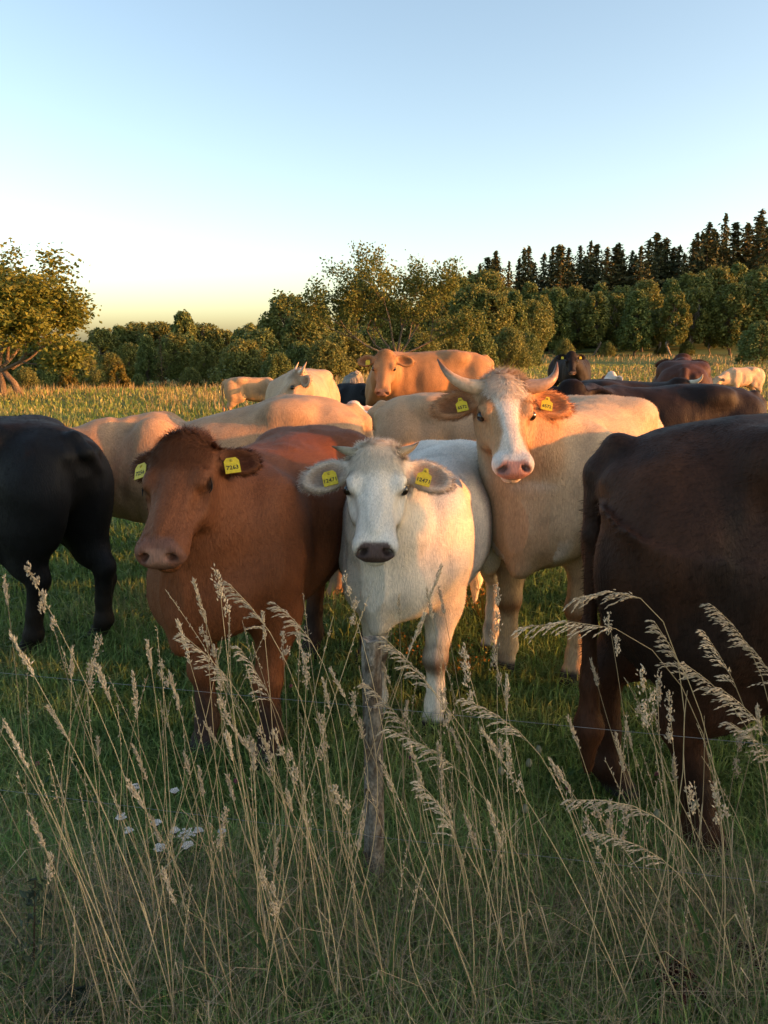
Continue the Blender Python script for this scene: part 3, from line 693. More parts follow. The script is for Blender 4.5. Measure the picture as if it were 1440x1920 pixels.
    for (E0, ed, eu, ew) in ears:
        e = (V - E0) / (hs * es); a, b, c = e @ ed, e @ eu, e @ ew
        mk = sstep(0.015, 0.05, a) * (a < 0.26) * (np.abs(b) < 0.08) * (np.abs(c) < 0.05); earm = np.maximum(earm, mk)
        earin = np.maximum(earin, mk * sstep(0.016, 0.002, c - 0.0) * (np.sqrt(((a - 0.125) / 0.085) ** 2 + (b / 0.044) ** 2) < 1.02))
    col = coat(V, hq, headm, earm, earin, rng)
    for sg in (-1, 1):
        ed2 = ((hq[:, 0] - 0.185) / 0.030) ** 2 + ((hq[:, 1] - sg * eyev[sg]) / 0.022) ** 2 + ((hq[:, 2] + 0.034) / 0.020) ** 2
        col = col * (1 - 0.82 * np.exp(-ed2 ** 2 * 0.7))[:, None]
    ml = np.abs(hq[:, 2] + 0.100 + 0.12 * (0.5 - hq[:, 0])); col = col * (1 - 0.75 * sstep(0.010, 0.003, ml) * sstep(0.37, 0.40, hq[:, 0]) * headm)[:, None]
    dn = fbm(V, 5.0, seed + 60); dirt = sstep(0.50, 0.66, dn) * sstep(0.75, 0.25, V[:, 2]) * 0.55 + sstep(0.62, 0.72, fbm(V, 9.0, seed + 70)) * 0.22 * (1 - headm)
    col = mixc(col, np.minimum(np.array([0.13, 0.10, 0.07]), col * 0.55), dirt)
    hoof = sstep(0.095, 0.07, V[:, 2]) * (0 if lie else 1)
    col = col * (1 - hoof[:, None]) + np.array([0.05, 0.042, 0.036]) * hoof[:, None]
    me = mesh_np('body', V, [Q], col, True)
    body = obj('body', me, M['coat'], root)
    # eyes
    if vox < 0.03 and eyes == 'open':
        for sg in (-1, 1):
            mb = MB(); mb.add(_SV * 0.0235 * hs + hp(0.185, sg * (eyev[sg] - 0.0125), -0.034), _SQ, _ST, (0.012, 0.008, 0.006)); obj('eye', mb.mesh('eye', True), M['eye'], root)
    if vox < 0.012 and eyes == 'shut':
        for sg in (-1, 1):
            q = np.linspace(-1, 1, 9); P = np.array([hp(0.185 + 0.030 * x * 0.93 + 0.004, sg * (eyev[sg] + 0.0035 - 0.006 * x * x), -0.034 - 0.012 * x - 0.010 * (1 - x * x) + 0.004) for x in q])
            mb = MB(); mb.tube(P, 0.0036 * hs * (1.1 - 0.75 * np.abs(q)), 6, (0.012, 0.006, 0.004)); obj('eyelid', mb.mesh('eyelid', True), M['hair'], root)
    # horns
    if horns:
        for sg, hl in horns.items():
            pts, r0, ca, cb = hl
            P = np.array([hp(p[0], sg * p[1], p[2]) for p in pts]); n = 14
            t = np.linspace(0, 1, n); seg = np.linspace(0, 1, len(P)); PP = np.stack([np.interp(t, seg, P[:, i]) for i in range(3)], 1)
            for _ in range(4): PP[1:-1] = 0.25 * PP[:-2] + 0.5 * PP[1:-1] + 0.25 * PP[2:]
            cc = np.array(ca) * (1 - sstep(0.45, 0.95, t))[:, None] + np.array(cb) * sstep(0.45, 0.95, t)[:, None]
            mb = MB(); mb.tube(PP, r0 * hs * np.maximum(1 - t ** 1.5 * 0.93, 0.08) * (1 + 0.04 * np.sin(t * 40)), 10, cc); obj('horn', mb.mesh('horn', True), M['horn'], root)
    # ear tags with their numbers
    if tags:
        for sg, (shape, txt, a, tilt) in tags.items():
            E0, ed, eu, ew = ears[0 if sg < 0 else 1]
            up = unit(-U * 1.0 + W * 0.2); fw = unit(ew + W * 0.5); up = unit(up - fw * (up @ fw)); rt = np.cross(up, fw)
            ct, st_ = math.cos(math.radians(tilt)), math.sin(math.radians(tilt)); rt, up = rt * ct + up * st_, up * ct - rt * st_
            pos = E0 + ed * a * hs * es + ew * 0.012 * hs + U * 0.030 * hs + fw * 0.012
            t = obj('ear_tag', tag_mesh(shape), M['tag'], root); sc = hs * 1.0 / s * 0.95
            t.matrix_local = frame_mat(pos, rt * sc, up * sc, fw * sc)
            mb = MB(); mb.add(_SV * np.array([0.0065, 0.0065, 0.0035]) + np.array([0, 0.021 if shape == 'square' else 0.034, 0.0015]), _SQ, _ST, (0.42, 0.30, 0.02)); obj('stud', mb.mesh('stud', True), M['tag'], t)
            if txt:
                for line, size, oy in ((txt, 0.0235, -0.010), ):
                    l = obj('lettering', text_mesh(line, size), M['ink'], t); l.location = (0, oy, 0.0021)
    # hair
    if hair:
        tri = np.vstack([Q[:, [0, 1, 2]], Q[:, [0, 2, 3]]])
        a, b, c = V[tri[:, 0]], V[tri[:, 1]], V[tri[:, 2]]
        nn = np.cross(b - a, c - a); ar = np.linalg.norm(nn, axis=1); nf = nn / (ar[:, None] + 1e-12)
        # vertex normals
        vn = np.zeros_like(V)
        for j in range(3): 
            for i in range(3): vn[:, i] += np.bincount(tri[:, j], nn[:, i], len(V))
        vn = unit(vn)
        wgt = ar * (1 + 2.5 * headm[tri[:, 0]] + 3 * earm[tri[:, 0]]) * (V[tri[:, 0], 2] > 0.12)
        pollm = sstep(0.17, 0.02, hq[:, 0]) * (hq[:, 2] > -0.05) * (np.abs(hq[:, 1]) < 0.12) * (hq[:, 0] > -0.07) * (1 - earm)
        wgt = wgt * (1 + 6 * pollm[tri[:, 0]])
        f = rng.choice(len(tri), hair, p=wgt / wgt.sum())
        r1 = np.sqrt(rng.random(hair)); r2 = rng.random(hair)
        P = a[f] * (1 - r1)[:, None] + b[f] * (r1 * (1 - r2))[:, None] + c[f] * (r1 * r2)[:, None]
        vi = tri[f, 0]; n_ = vn[vi]; cc = col[vi]; hm = headm[vi][:, None]; pm = pollm[vi][:, None]; em = earm[vi][:, None]
        flow = np.array([-1.0, 0, -0.55]) * (1 - sstep(0.75, 0.5, P[:, 2:3])) + np.array([0, 0, -1.0]) * sstep(0.75, 0.5, P[:, 2:3])
        flow = flow * (1 - hm) + hm * (U * 0.9 + Vv * 0.25 * np.sign(hq[vi, 1])[:, None])
        swirl = np.stack([fbm(P, 9, 11), fbm(P, 9, 21), fbm(P, 9, 31)], 1) - 0.5
        flow = flow + swirl * (0.8 + 2.2 * pm) + rng.normal(size=(hair, 3)) * (0.22 + 0.15 * pm)
        earout = np.zeros((hair, 3))
        for (E0, ed, eu, ew) in ears:
            e = P - E0; near = (np.linalg.norm(e, axis=1) < 0.27 * hs) ; earout[near] = unit(e - np.outer(np.maximum(e @ ed * 0.6, 0), ed))[near] * 0.8 + ed * 0.5
        flow = flow * (1 - em) + em * (earout + rng.normal(size=(hair, 3)) * 0.35)
        tg = flow - n_ * np.sum(flow * n_, 1)[:, None]; tg = unit(tg)
        ln = (0.016 + 0.012 * rng.random(hair))[:, None] * (1 + 0.6 * em + poll_hair * pm * (0.6 + 0.8 * rng.random((hair, 1)))) * (1 - 0.45 * hm * (1 - pm))
        muz = sstep(0.42, 0.47, hq[vi, 0])[:, None] * hm; ln = ln * (1 - 0.85 * muz)
        lift = 0.16 + 0.14 * rng.random((hair, 1)) + 0.35 * em + 0.12 * pm
        tip = P + (tg + n_ * lift) * ln
        sd_ = unit(np.cross(n_, tg)) * (0.0011 + 0.0006 * rng.random((hair, 1)))
        base = P - n_ * 0.002
        HV = np.stack([base - sd_, base + sd_, tip], 1).reshape(-1, 3)
        jit = (0.72 + 0.55 * rng.random((hair, 1)))
        HC = np.repeat(cc * jit, 3, 0)
        HN = np.repeat(unit(n_ + tg * 0.15 + rng.normal(size=(hair, 3)) * 0.12), 3, 0)
        obj('hair', mesh_np('hair', HV, [np.arange(hair * 3).reshape(-1, 3)[:, [1, 0, 2]]], HC, True, HN), M['hair'], root)
    tag(root, label, cat, group)
    return root

# coats -----------------------------------------------------------------
def mixc(c, d, m): return c * (1 - m[:, None]) + np.asarray(d) * m[:, None]
def coat_plain(base, vary=0.12, muzzle=None, muz_from=0.455, dark_legs=None, belly=None, earc=None, face=None, knees=None, seed=3, eyer=None, post=None):
    base = np.array(base, float)
    def f(V, hq, hm, em, ei, rng):
        n1 = fbm(V, 3.0, seed)[:, None]; n2 = fbm(V, 11.0, seed + 5)[:, None]
        c = base * (1 + vary * (n1 - 0.5) * 2 + vary * 0.8 * (n2 - 0.5) * 2)
        if belly is not None: c = mixc(c, belly, sstep(0.70, 0.52, V[:, 2] + 0.15 * (n1[:, 0] - 0.5)) * (1 - hm) * (V[:, 2] > 0.45) * 0.8)
        if dark_legs is not None: c = mixc(c, dark_legs, sstep(0.42, 0.22, V[:, 2] + 0.12 * (n1[:, 0] - 0.5)) * (1 - hm))
        if knees is not None: c = mixc(c, knees, np.exp(-((V[:, 2] - 0.36) / 0.045) ** 2) * sstep(0.30, 0.42, V[:, 0]) * (1 - hm) * 0.9)
        if face is not None: c = face(c, V, hq, hm, em, n1, n2)
        if earc is not None: c = mixc(c, earc, em * 0.8)
        c = mixc(c, c * np.array([0.60, 0.46, 0.39]), ei * 0.75)
        if eyer is not None:
            for sg in (-1, 1): c = mixc(c, eyer, np.exp(-(((hq[:, 0] - 0.19) / 0.03) ** 2 + ((hq[:, 1] - sg * 0.11) / 0.03) ** 2 + ((hq[:, 2] + 0.034) / 0.022) ** 2)) * hm * 0.75)
        if muzzle is not None:
            w = np.abs(hq[:, 1]); mm = sstep(muz_from - 0.006, muz_from + 0.008, hq[:, 0] + 0.02 * (n2[:, 0] - 0.5) - 0.9 * np.maximum(w - 0.05, 0)) * (hq[:, 2] > -0.100) * hm
            c = mixc(c, np.asarray(muzzle), mm)
            for sg in (-1, 1):
                nd = ((hq[:, 0] - 0.487) / 0.022) ** 2 + ((hq[:, 1] - sg * 0.05) / 0.022) ** 2 + ((hq[:, 2] + 0.044) / 0.018) ** 2
                c = mixc(c, np.asarray(muzzle) * 0.25, np.exp(-nd) * hm)
        if post is not None: c = post(c, V, hq, hm, em, n1, n2)
        return np.clip(c, 0.002, 0.9)
    return f

# ------------------------------------------------------------------ the herd
def hdir(a): return Vector((math.cos(math.radians(a)), math.sin(math.radians(a)), 0))
def from_front(px, heading, s):      # origin from a point between the front hooves
    return Vector(px) - hdir(heading) * 0.43 * s
def from_hind(px, heading, s): return Vector(px) + hdir(heading) * 0.65 * s
WHITE = (0.78, 0.69, 0.58); CREAM = (0.47, 0.33, 0.20); TAN = (0.50, 0.33, 0.19); BROWN = (0.165, 0.055, 0.022); DARK = (0.046, 0.016, 0.008); BLACK = (0.0065, 0.006, 0.007)

# white heifer with short horns, facing the camera
hd, s = -112, 0.88
wloc = from_front((0.08, 3.10, 0), hd, s)
make_cow('white_cow', 'white short-horned cow facing the camera behind the fence post', wloc, hd, s,
    coat_plain(WHITE, 0.06, muzzle=(0.10, 0.065, 0.058), muz_from=0.462, knees=(0.16, 0.09, 0.05), earc=(0.62, 0.5, 0.4), eyer=(0.25, 0.17, 0.13), seed=4),
    head=(at(707, 846, 2.84), -91, 42, 0), vox=0.0105, hair=60000, legs=dict(fl=(0.0, 0.0), fr=(0.04, 0.04), hl=(0.05, 0.02), hr=(-0.05, 0)), fat=0.97,
    horns={1: ([(0.015, 0.085, 0.0), (0.0, 0.125, 0.005), (-0.012, 0.155, 0.012), (-0.035, 0.18, 0.02)], 0.024, (0.28, 0.24, 0.16), (0.09, 0.06, 0.035)), -1: ([(0.015, 0.085, 0.0), (0.005, 0.125, 0.005), (-0.004, 0.16, 0.01), (-0.012, 0.195, 0.018)], 0.024, (0.30, 0.26, 0.18), (0.10, 0.07, 0.04))},
    tags={1: ('house', '12471', 0.105, -14), -1: ('square', '12471', 0.105, 14)}, poll_hair=0.9, hs=0.98, seed=2, ear=(0.16, 0.0))

# red-brown cow, head turned to the left, eyes shut
hd, s = -111, 0.95
bloc = from_front((-0.60, 2.82, 0), hd, s)
def brown_face(c, V, hq, hm, em, n1, n2):
    return mixc(c, (0.34, 0.18, 0.13), 0.8 * sstep(0.466, 0.484, hq[:, 0] + 0.03 * (n2[:, 0] - 0.5)) * sstep(-0.075, -0.055, hq[:, 2] + 0.03 * (n1[:, 0] - 0.5)) * sstep(0.048, 0.034, np.abs(hq[:, 1] + 0.004) + 0.03 * (n2[:, 0] - 0.5)) * hm)
make_cow('brown_cow', 'red-brown hornless cow with shut eyes and two yellow ear tags', bloc, hd, s,
    coat_plain(BROWN, 0.16, muzzle=(0.17, 0.075, 0.05), muz_from=0.43, dark_legs=(0.05, 0.028, 0.022), post=brown_face, earc=(0.09, 0.03, 0.014), seed=9),
    head=(at(345, 830, 2.58), -95, 42, 6), vox=0.0105, hair=60000, legs=dict(fl=(0.0, 0.0), fr=(0.0, 0.02), hl=(0.0, 0), hr=(0.02, 0)), fat=0.97,
    tags={-1: ('square', '7256', 0.125, 4), 1: ('square', '7263', 0.105, 16)}, eyes='shut', poll_hair=1.0, hs=0.93, hw=1.15, es=0.78, seed=3, ear=(-0.30, 0.0, 0.30))

# tall cream cow with long horns
hd, s = -122, 1.02
hloc = from_front((0.775, 3.58, 0), hd, s)
def horned_face(c, V, hq, hm, em, n1, n2):
    w = np.abs(hq[:, 1]); half = np.interp(hq[:, 0], [-0.1, 0.05, 0.13, 0.22, 0.32, 0.40, 0.46], [0.12, 0.10, 0.062, 0.040, 0.034, 0.06, 0.12])
    c = mixc(c, (0.40, 0.21, 0.095), hm * sstep(0.02, 0.10, hq[:, 0]) * sstep(0.44, 0.36, hq[:, 0]) * (1 - em) * 0.8)
    m = sstep(0.012, -0.006, w - half + 0.02 * (n2[:, 0] - 0.5)) * (hq[:, 2] > -0.085) * hm * (1 - em)
    c = mixc(c, (0.70, 0.60, 0.50), m)
    c = mixc(c, (0.66, 0.60, 0.54), sstep(0.40, 0.43, hq[:, 0]) * hm)
    br = sstep(0.60, 0.72, V[:, 0]) * sstep(0.80, 0.66, V[:, 2] + 0.2 * (n1[:, 0] - 0.5)) * (V[:, 2] > 0.5) * (1 - hm)
    return mixc(c, (0.66, 0.62, 0.56), br * (n1[:, 0] > 0.42))
make_cow('horned_cow', 'tall cream cow with long curved horns, white blaze and pink nose', hloc, hd, s,
    coat_plain(CREAM, 0.08, muzzle=(0.52, 0.27, 0.22), muz_from=0.468, face=horned_face, earc=(0.44, 0.19, 0.08), knees=(0.20, 0.09, 0.04), eyer=(0.25, 0.12, 0.07), seed=14),
    head=(at(943, 716, 3.38), -88, 43, 1), vox=0.0105, hair=60000, legs=dict(fl=(-0.03, 0.0), fr=(0.03, 0.0)), fat=1.02,
    horns={1: ([(0.03, 0.085, -0.01), (0.035, 0.15, 0.0), (0.03, 0.21, 0.015), (-0.01, 0.25, 0.03), (-0.085, 0.262, 0.04)], 0.040, (0.42, 0.26, 0.17), (0.14, 0.065, 0.03)), -1: ([(0.03, 0.085, -0.01), (0.03, 0.155, 0.0), (0.01, 0.22, 0.015), (-0.045, 0.275, 0.03), (-0.115, 0.305, 0.04)], 0.040, (0.55, 0.38, 0.24), (0.12, 0.055, 0.03))},
    tags={1: ('house', '6572', 0.105, -12), -1: ('house', '6572', 0.10, 10)}, poll_hair=1.2, hs=0.90, seed=6, ear=(0.10, 0.0))

# black cow at the left edge, walking out of the frame
hd, s = 158, 0.95
make_cow('black_cow', 'black cow with its rump beside the brown cow, cut by the left edge', from_hind((-1.70, 3.93, 0), hd, s), hd, s,
    coat_plain(BLACK, 0.2, muzzle=(0.02, 0.015, 0.015), dark_legs=(0.014, 0.011, 0.01), seed=19), vox=0.012, hair=34000, legs=dict(hl=(0.14, 0.0), hr=(-0.06, 0.0)), fat=1.1, seed=8, tail=-0.17)

def sheen_streaks(c, V, hq, hm, em, n1, n2):  # near-black coat with reddish hair sheen painted in as streaks
    st = fbm(V * np.array([1.0, 1.0, 0.22]), 16.0, 90)[:, None]; bl = fbm(V, 2.6, 95)[:, None]
    k = np.clip(0.12 + 1.5 * (bl - 0.42) + 0.9 * (st - 0.5), 0, 1)
    return np.array([0.016, 0.008, 0.006]) * (1 - k) + np.array([0.085, 0.030, 0.013]) * k
# very dark brown cow at the right edge, rump towards the camera
hd, s = -9, 1.08
make_cow('dark_brown_cow', 'very dark brown cow at the right edge showing rump and hind legs', from_hind((0.88, 2.31, 0), hd, s), hd, s,
    coat_plain(DARK, 0.25, muzzle=(0.02, 0.015, 0.015), dark_legs=(0.018, 0.011, 0.009), face=sheen_streaks, seed=23), vox=0.012, hair=50000, legs=dict(hr=(0.17, 0.03), hl=(-0.06, 0.02)), fat=0.97, lean=0.15, seed=10, tail=0.0, tuck=0.055,
    head=(None, -10, 50, 0))

# cream cow standing side-on behind the brown cow
hd, s = 186, 1.01
make_cow('cream_cow', 'cream cow standing side-on behind the brown cow, head hidden by black rump', (-1.0, 4.85, -0.02), hd, s,
    coat_plain((0.40, 0.25, 0.145), 0.1, muzzle=(0.3, 0.2, 0.16), seed=29), vox=0.014, hair=26000, fat=1.0, front_drop=0.06, slope=0.17, head=(Vector((-1.98, 4.62, 1.12)), 215, 48, 0), tags={1: ('square', None, 0.1, 20)}, seed=12)

# beige cow behind the white cow (facing right)
hd, s = 4, 0.93
make_cow('beige_cow', 'beige cow side-on between white cow and horned cow, only flank showing', (0.72, 6.35, 0), hd, s, coat_plain((0.45, 0.28, 0.16), 0.08, seed=33), vox=0.018, fat=1.0, seed=13)
make_cow('black_calf', 'black calf behind the white cow, only a strip of back showing', (0.62, 5.35, 0), 176, 0.66, coat_plain(BLACK, 0.2, seed=35), vox=0.018, seed=14, cat='calf')
make_cow('black_cow', 'black cow behind the cream cow, a strip of back above its neck', (-1.75, 5.95, 0), 5, 0.79, coat_plain(BLACK, 0.2, seed=37), vox=0.02, seed=15)

# dark cows on the right, further back
make_cow('dark_brown_cow', 'dark brown back rising right behind the nearest dark cow', (2.36, 3.16, 0), -6, 1.04, coat_plain((0.036, 0.015, 0.009), 0.25, seed=41), vox=0.018, hair=12000, seed=16)
def star_face(c, V, hq, hm, em, n1, n2):
    m = (np.sqrt(((hq[:, 0] - 0.13) / 0.016) ** 2 + (hq[:, 1] / 0.042) ** 2) < 1 + 0.6 * (n2[:, 0] - 0.5)) & (hq[:, 2] > -0.03)
    return mixc(c, (0.7, 0.62, 0.55), m * hm)
make_cow('black_brown_cow', 'black-brown cow with white star on forehead, behind the horned cow', (2.35, 6.55, 0), 182, 0.98, coat_plain((0.016, 0.008, 0.006), 0.25, face=star_face, seed=43), vox=0.016,
    head=(at(1072, 722, 5.75), -100, 52, 0), tags={1: ('square', None, 0.11, -20)}, ear=(-0.05, 0), hs=1.0, seed=17, hair=9000)
make_cow('dark_cow', 'dark cow with pale horn and tagged ear facing away to the right', (2.35, 7.3, 0), 8, 0.98, coat_plain((0.018, 0.009, 0.006), 0.25, seed=45), vox=0.02,
    head=(at(1275, 716, 7.2), 60, 40, 0), horns={-1: ([(0.01, 0.08, 0), (0.0, 0.14, 0.0), (-0.03, 0.19, 0.02), (-0.07, 0.2, 0.04)], 0.027, (0.6, 0.5, 0.36), (0.5, 0.36, 0.22))}, tags={-1: ('square', None, 0.11, 0)}, seed=18)
make_cow('round_brown_cow', 'round brown cow seen from behind, right of the dark horned cow', (3.75, 9.8, 0), 70, 1.07, coat_plain((0.06, 0.022, 0.012), 0.25, seed=47), vox=0.02, fat=1.08, seed=19)
make_cow('far_black_cow', 'far black cow facing the camera near the wood, above white-starred cow', (4.45, 18.6, 0), -82, 1.0, coat_plain((0.012, 0.007, 0.006), 0.2, muzzle=(0.2, 0.12, 0.09), seed=49), vox=0.022,
    head=(at(1072, 662, 17.6), -93, 60, 0), tags={1: ('square', None, 0.1, 0), -1: ('square', None, 0.1, 0)}, seed=20)
def pied(c, V, hq, hm, em, n1, n2): return mixc(c, (0.66, 0.58, 0.5), (fbm(V, 2.2, 71) > 0.5) * 1.0)
make_cow('pied_calf', 'white and red-brown animal lying in the grass beyond the dark cows', (3.85, 12.5, 0.02), 165, 0.85, coat_plain((0.28, 0.11, 0.05), 0.15, face=pied, seed=51), vox=0.025, lie=True, head=(at(1145, 700, 12.4), 200, 50, 0), seed=21, cat='calf')
make_cow('grazing_calf', 'small cream animal far off in the field at the right edge', (12.15, 26.5, float(ground_h(12.15, 26.5)) - 0.06), 195, 0.92, coat_plain((0.56, 0.36, 0.22), 0.1, seed=53), vox=0.03, head=(Vector((11.15, 26.1, float(ground_h(11.2, 26.3)) + 0.82)), 210, 62, 0), seed=22, cat='calf')
# far left and middle
g = float(ground_h(1.3, 10.6))
make_cow('far_tan_cow', 'tan cow under the middle apple tree, looking at the camera', (0.58, 10.9, 0.12), 188, 1.06, coat_plain((0.33, 0.17, 0.075), 0.18, muzzle=(0.36, 0.2, 0.13), seed=55), vox=0.016,
    head=(at(722, 662, 10.0), -98, 60, 0), tags={-1: ('square', None, 0.1, 0)}, hs=1.05, seed=23, fat=1.05, hair=9000)
make_cow('far_horned_cow', 'cream cow with upright horn bending its neck beside the calf', (-0.95, 8.95, 0), -98, 1.0, coat_plain((0.47, 0.31, 0.19), 0.08, seed=57), vox=0.016,
    head=(at(560, 698, 8.15), 205, 46, 6), horns={1: ([(0.01, 0.08, 0), (0.0, 0.14, 0.0), (-0.03, 0.18, 0.02), (-0.10, 0.19, 0.04)], 0.028, (0.6, 0.45, 0.33), (0.4, 0.25, 0.15)), -1: ([(0.01, 0.08, 0), (0.0, 0.14, 0.0), (-0.03, 0.18, 0.02), (-0.12, 0.19, 0.04)], 0.028, (0.6, 0.45, 0.33), (0.55, 0.36, 0.2))}, poll_hair=1.5, seed=24, hair=8000)
make_cow('tan_calf', 'pale tan calf standing in the field left of the horned cream cow', (-2.72, 16.2, 0), 12, 0.70, coat_plain((0.42, 0.25, 0.13), 0.1, seed=59), vox=0.02, head=(at(512, 716, 15.9), 20, 40, 0), tags={-1: ('square', None, 0.1, 0), 1: ('square', None, 0.1, 0)}, hs=1.15, seed=25, cat='calf')
make_cow('resting_black_cow', 'black cow lying below the far tan cow', (-0.2, 12.6, 0.05), 175, 1.05, coat_plain(BLACK, 0.2, seed=61), vox=0.025, lie=True, head=(at(715, 722, 12.0), 260, 50, 0), seed=26)
make_cow('white_calf', 'white calf with only its poll showing above the cream cow rump', (-0.2, 7.6, 0), 100, 0.74, coat_plain((0.66, 0.55, 0.48), 0.06, seed=63), vox=0.022, seed=27, cat='calf')
b = obj('boulder', make_boulder(), M['stone']); b.location = (*at(658, 720, 12.8)[:2], 0.42); b.scale = (0.85, 0.9, 2.0)
tag(b, 'grey and orange boulder on the field left of the black lying cow', 'boulder')

# ------------------------------------------------------------------ grass
def blades(n, P, h, w, lean, col, rng, curl=0.5):
    """P (n,3) roots; returns V, faces, colours (two segments per blade)"""
    a = rng.random(n) * 6.283; d = np.stack([np.cos(a), np.sin(a), np.zeros(n)], 1); sdv = np.stack([-np.sin(a), np.cos(a), np.zeros(n)], 1)
    tw = rng.random(n) * 6.283; sdv = np.stack([np.cos(tw), np.sin(tw), np.zeros(n)], 1)
    h = h[:, None]; w = w[:, None]; lean = lean[:, None]; up = np.array([0, 0, 1.0])
    m = P + up * h * 0.55 + d * h * lean * 0.35
    t = P + up * h * (1 - 0.45 * lean) + d * h * lean * (1.0 + curl)
    V = np.stack([P - sdv * w, P + sdv * w, m - sdv * w * 0.8, m + sdv * w * 0.8, t], 1).reshape(-1, 3)
    i = np.arange(n) * 5
    return V, np.stack([i, i + 1, i + 3, i + 2], 1), np.stack([i + 2, i + 3, i + 4], 1), np.repeat(col, 5, 0)
def field_points(n, y0, y1, rng, power=1.0, spread=0.7):
    """points in the view wedge, density ~ 1/y^power"""
    u = rng.random(n)
    if power == 2: y = y0 * (y1 / y0) ** u
    else: y = y0 + (y1 - y0) * np.sqrt(u)
    x = (rng.random(n) * 2 - 1) * (spread * y + 0.55)
    return np.stack([x, y, ground_h(x, y)], 1)
def grass_layer(name, label, n, y0, y1, hmin, hmax, wk, cols, seed, power=2, leanm=0.55, mat='grass', patch=1.3, thresh=None):
    rng = np.random.default_rng(seed)
    P = field_points(n, y0, y1, rng, power)
    pz = fbm(P * np.array([1, 1, 0]), patch, seed)
    if thresh is not None: k = pz > thresh; P = P[k]; pz = pz[k]
    n = len(P); r = rng.random(n)
    h = (hmin + (hmax - hmin) * rng.random(n) ** 1.5) * (0.65 + 0.7 * pz)
    w = wk * np.maximum(P[:, 1] / 2.4, 0.75) * (0.6 + 0.6 * rng.random(n))
    cols = np.array(cols); t = np.clip(pz * 0.9 + r * 0.9 - 0.4, 0, 0.999) * (len(cols) - 1); i = t.astype(int); f = (t - i)[:, None]
    col = (cols[i] * (1 - f) + cols[np.minimum(i + 1, len(cols) - 1)] * f) * (0.65 + 0.7 * rng.random((n, 1)))
    V, Q, T, C = blades(n, P, h, w, np.abs(rng.normal(size=n)) * leanm, col, rng)
    o = obj(name, mesh_np(name, V, [Q, T], C), M[mat]); tag(o, label, 'grass', kind='stuff'); return o
G1 = [(0.12, 0.20, 0.05), (0.18, 0.28, 0.075), (0.235, 0.32, 0.10), (0.34, 0.34, 0.15)]
grass_layer('pasture_grass', 'short green pasture grass under the near cows', 185000, 1.25, 8.0, 0.06, 0.17, 0.0026, G1, 101, leanm=0.6)
grass_layer('field_grass', 'green and straw field grass beyond the cows', 90000, 7.0, 60.0, 0.06, 0.20, 0.0022, [(0.15, 0.22, 0.035), (0.23, 0.27, 0.055), (0.34, 0.31, 0.085), (0.46, 0.36, 0.13)], 102, leanm=0.5, patch=0.35)
grass_layer('seeding_grass', 'taller straw coloured grass across the far field', 22000, 18.0, 85.0, 0.2, 0.42, 0.0011, [(0.16, 0.14, 0.04), (0.30, 0.22, 0.09), (0.36, 0.26, 0.13)], 103, leanm=0.3, mat='straw', patch=0.12, thresh=0.46)
grass_layer('rough_grass', 'long green rough grass along the fence in the foreground', 38000, 1.1, 2.2, 0.08, 0.24, 0.0030, [(0.12, 0.24, 0.06), (0.18, 0.31, 0.085), (0.24, 0.34, 0.11), (0.36, 0.36, 0.16)], 104, power=1, leanm=0.75)
grass_layer('dead_grass', 'fallen dry grass matted along the fence in the foreground', 11000, 1.1, 1.95, 0.15, 0.42, 0.0009, [(0.17, 0.13, 0.08), (0.32, 0.25, 0.16), (0.42, 0.34, 0.23)], 105, power=1, leanm=0.8, mat='straw')
# broad leaves in the sward (clover, dandelion)
def ground_leaves():
    rng = np.random.default_rng(111); n = 9000
    P = field_points(n, 1.4, 5.5, rng, 2); k = fbm(P * np.array([1, 1, 0]), 2.2, 77) > 0.45; P = P[k]; n = len(P)
    P[:, 2] += 0.02 + 0.07 * rng.random(n)
    nn = unit(rng.normal(size=(n, 3)) * 0.5 + np.array([0, 0, 1.0]))
    V, Q = leaf_quads(P, nn, 0.010 + 0.010 * rng.random(n), rng, 0.75)
    t = rng.random((n, 1)); col = np.array([0.03, 0.065, 0.015]) * (1 - t) + np.array([0.075, 0.13, 0.03]) * t
    tag(obj('clover_leaves', mesh_np('clover_leaves', V, [Q], np.repeat(col, 4, 0)), M['grass']), 'small round clover leaves in the pasture', 'clover', kind='stuff')
ground_leaves()

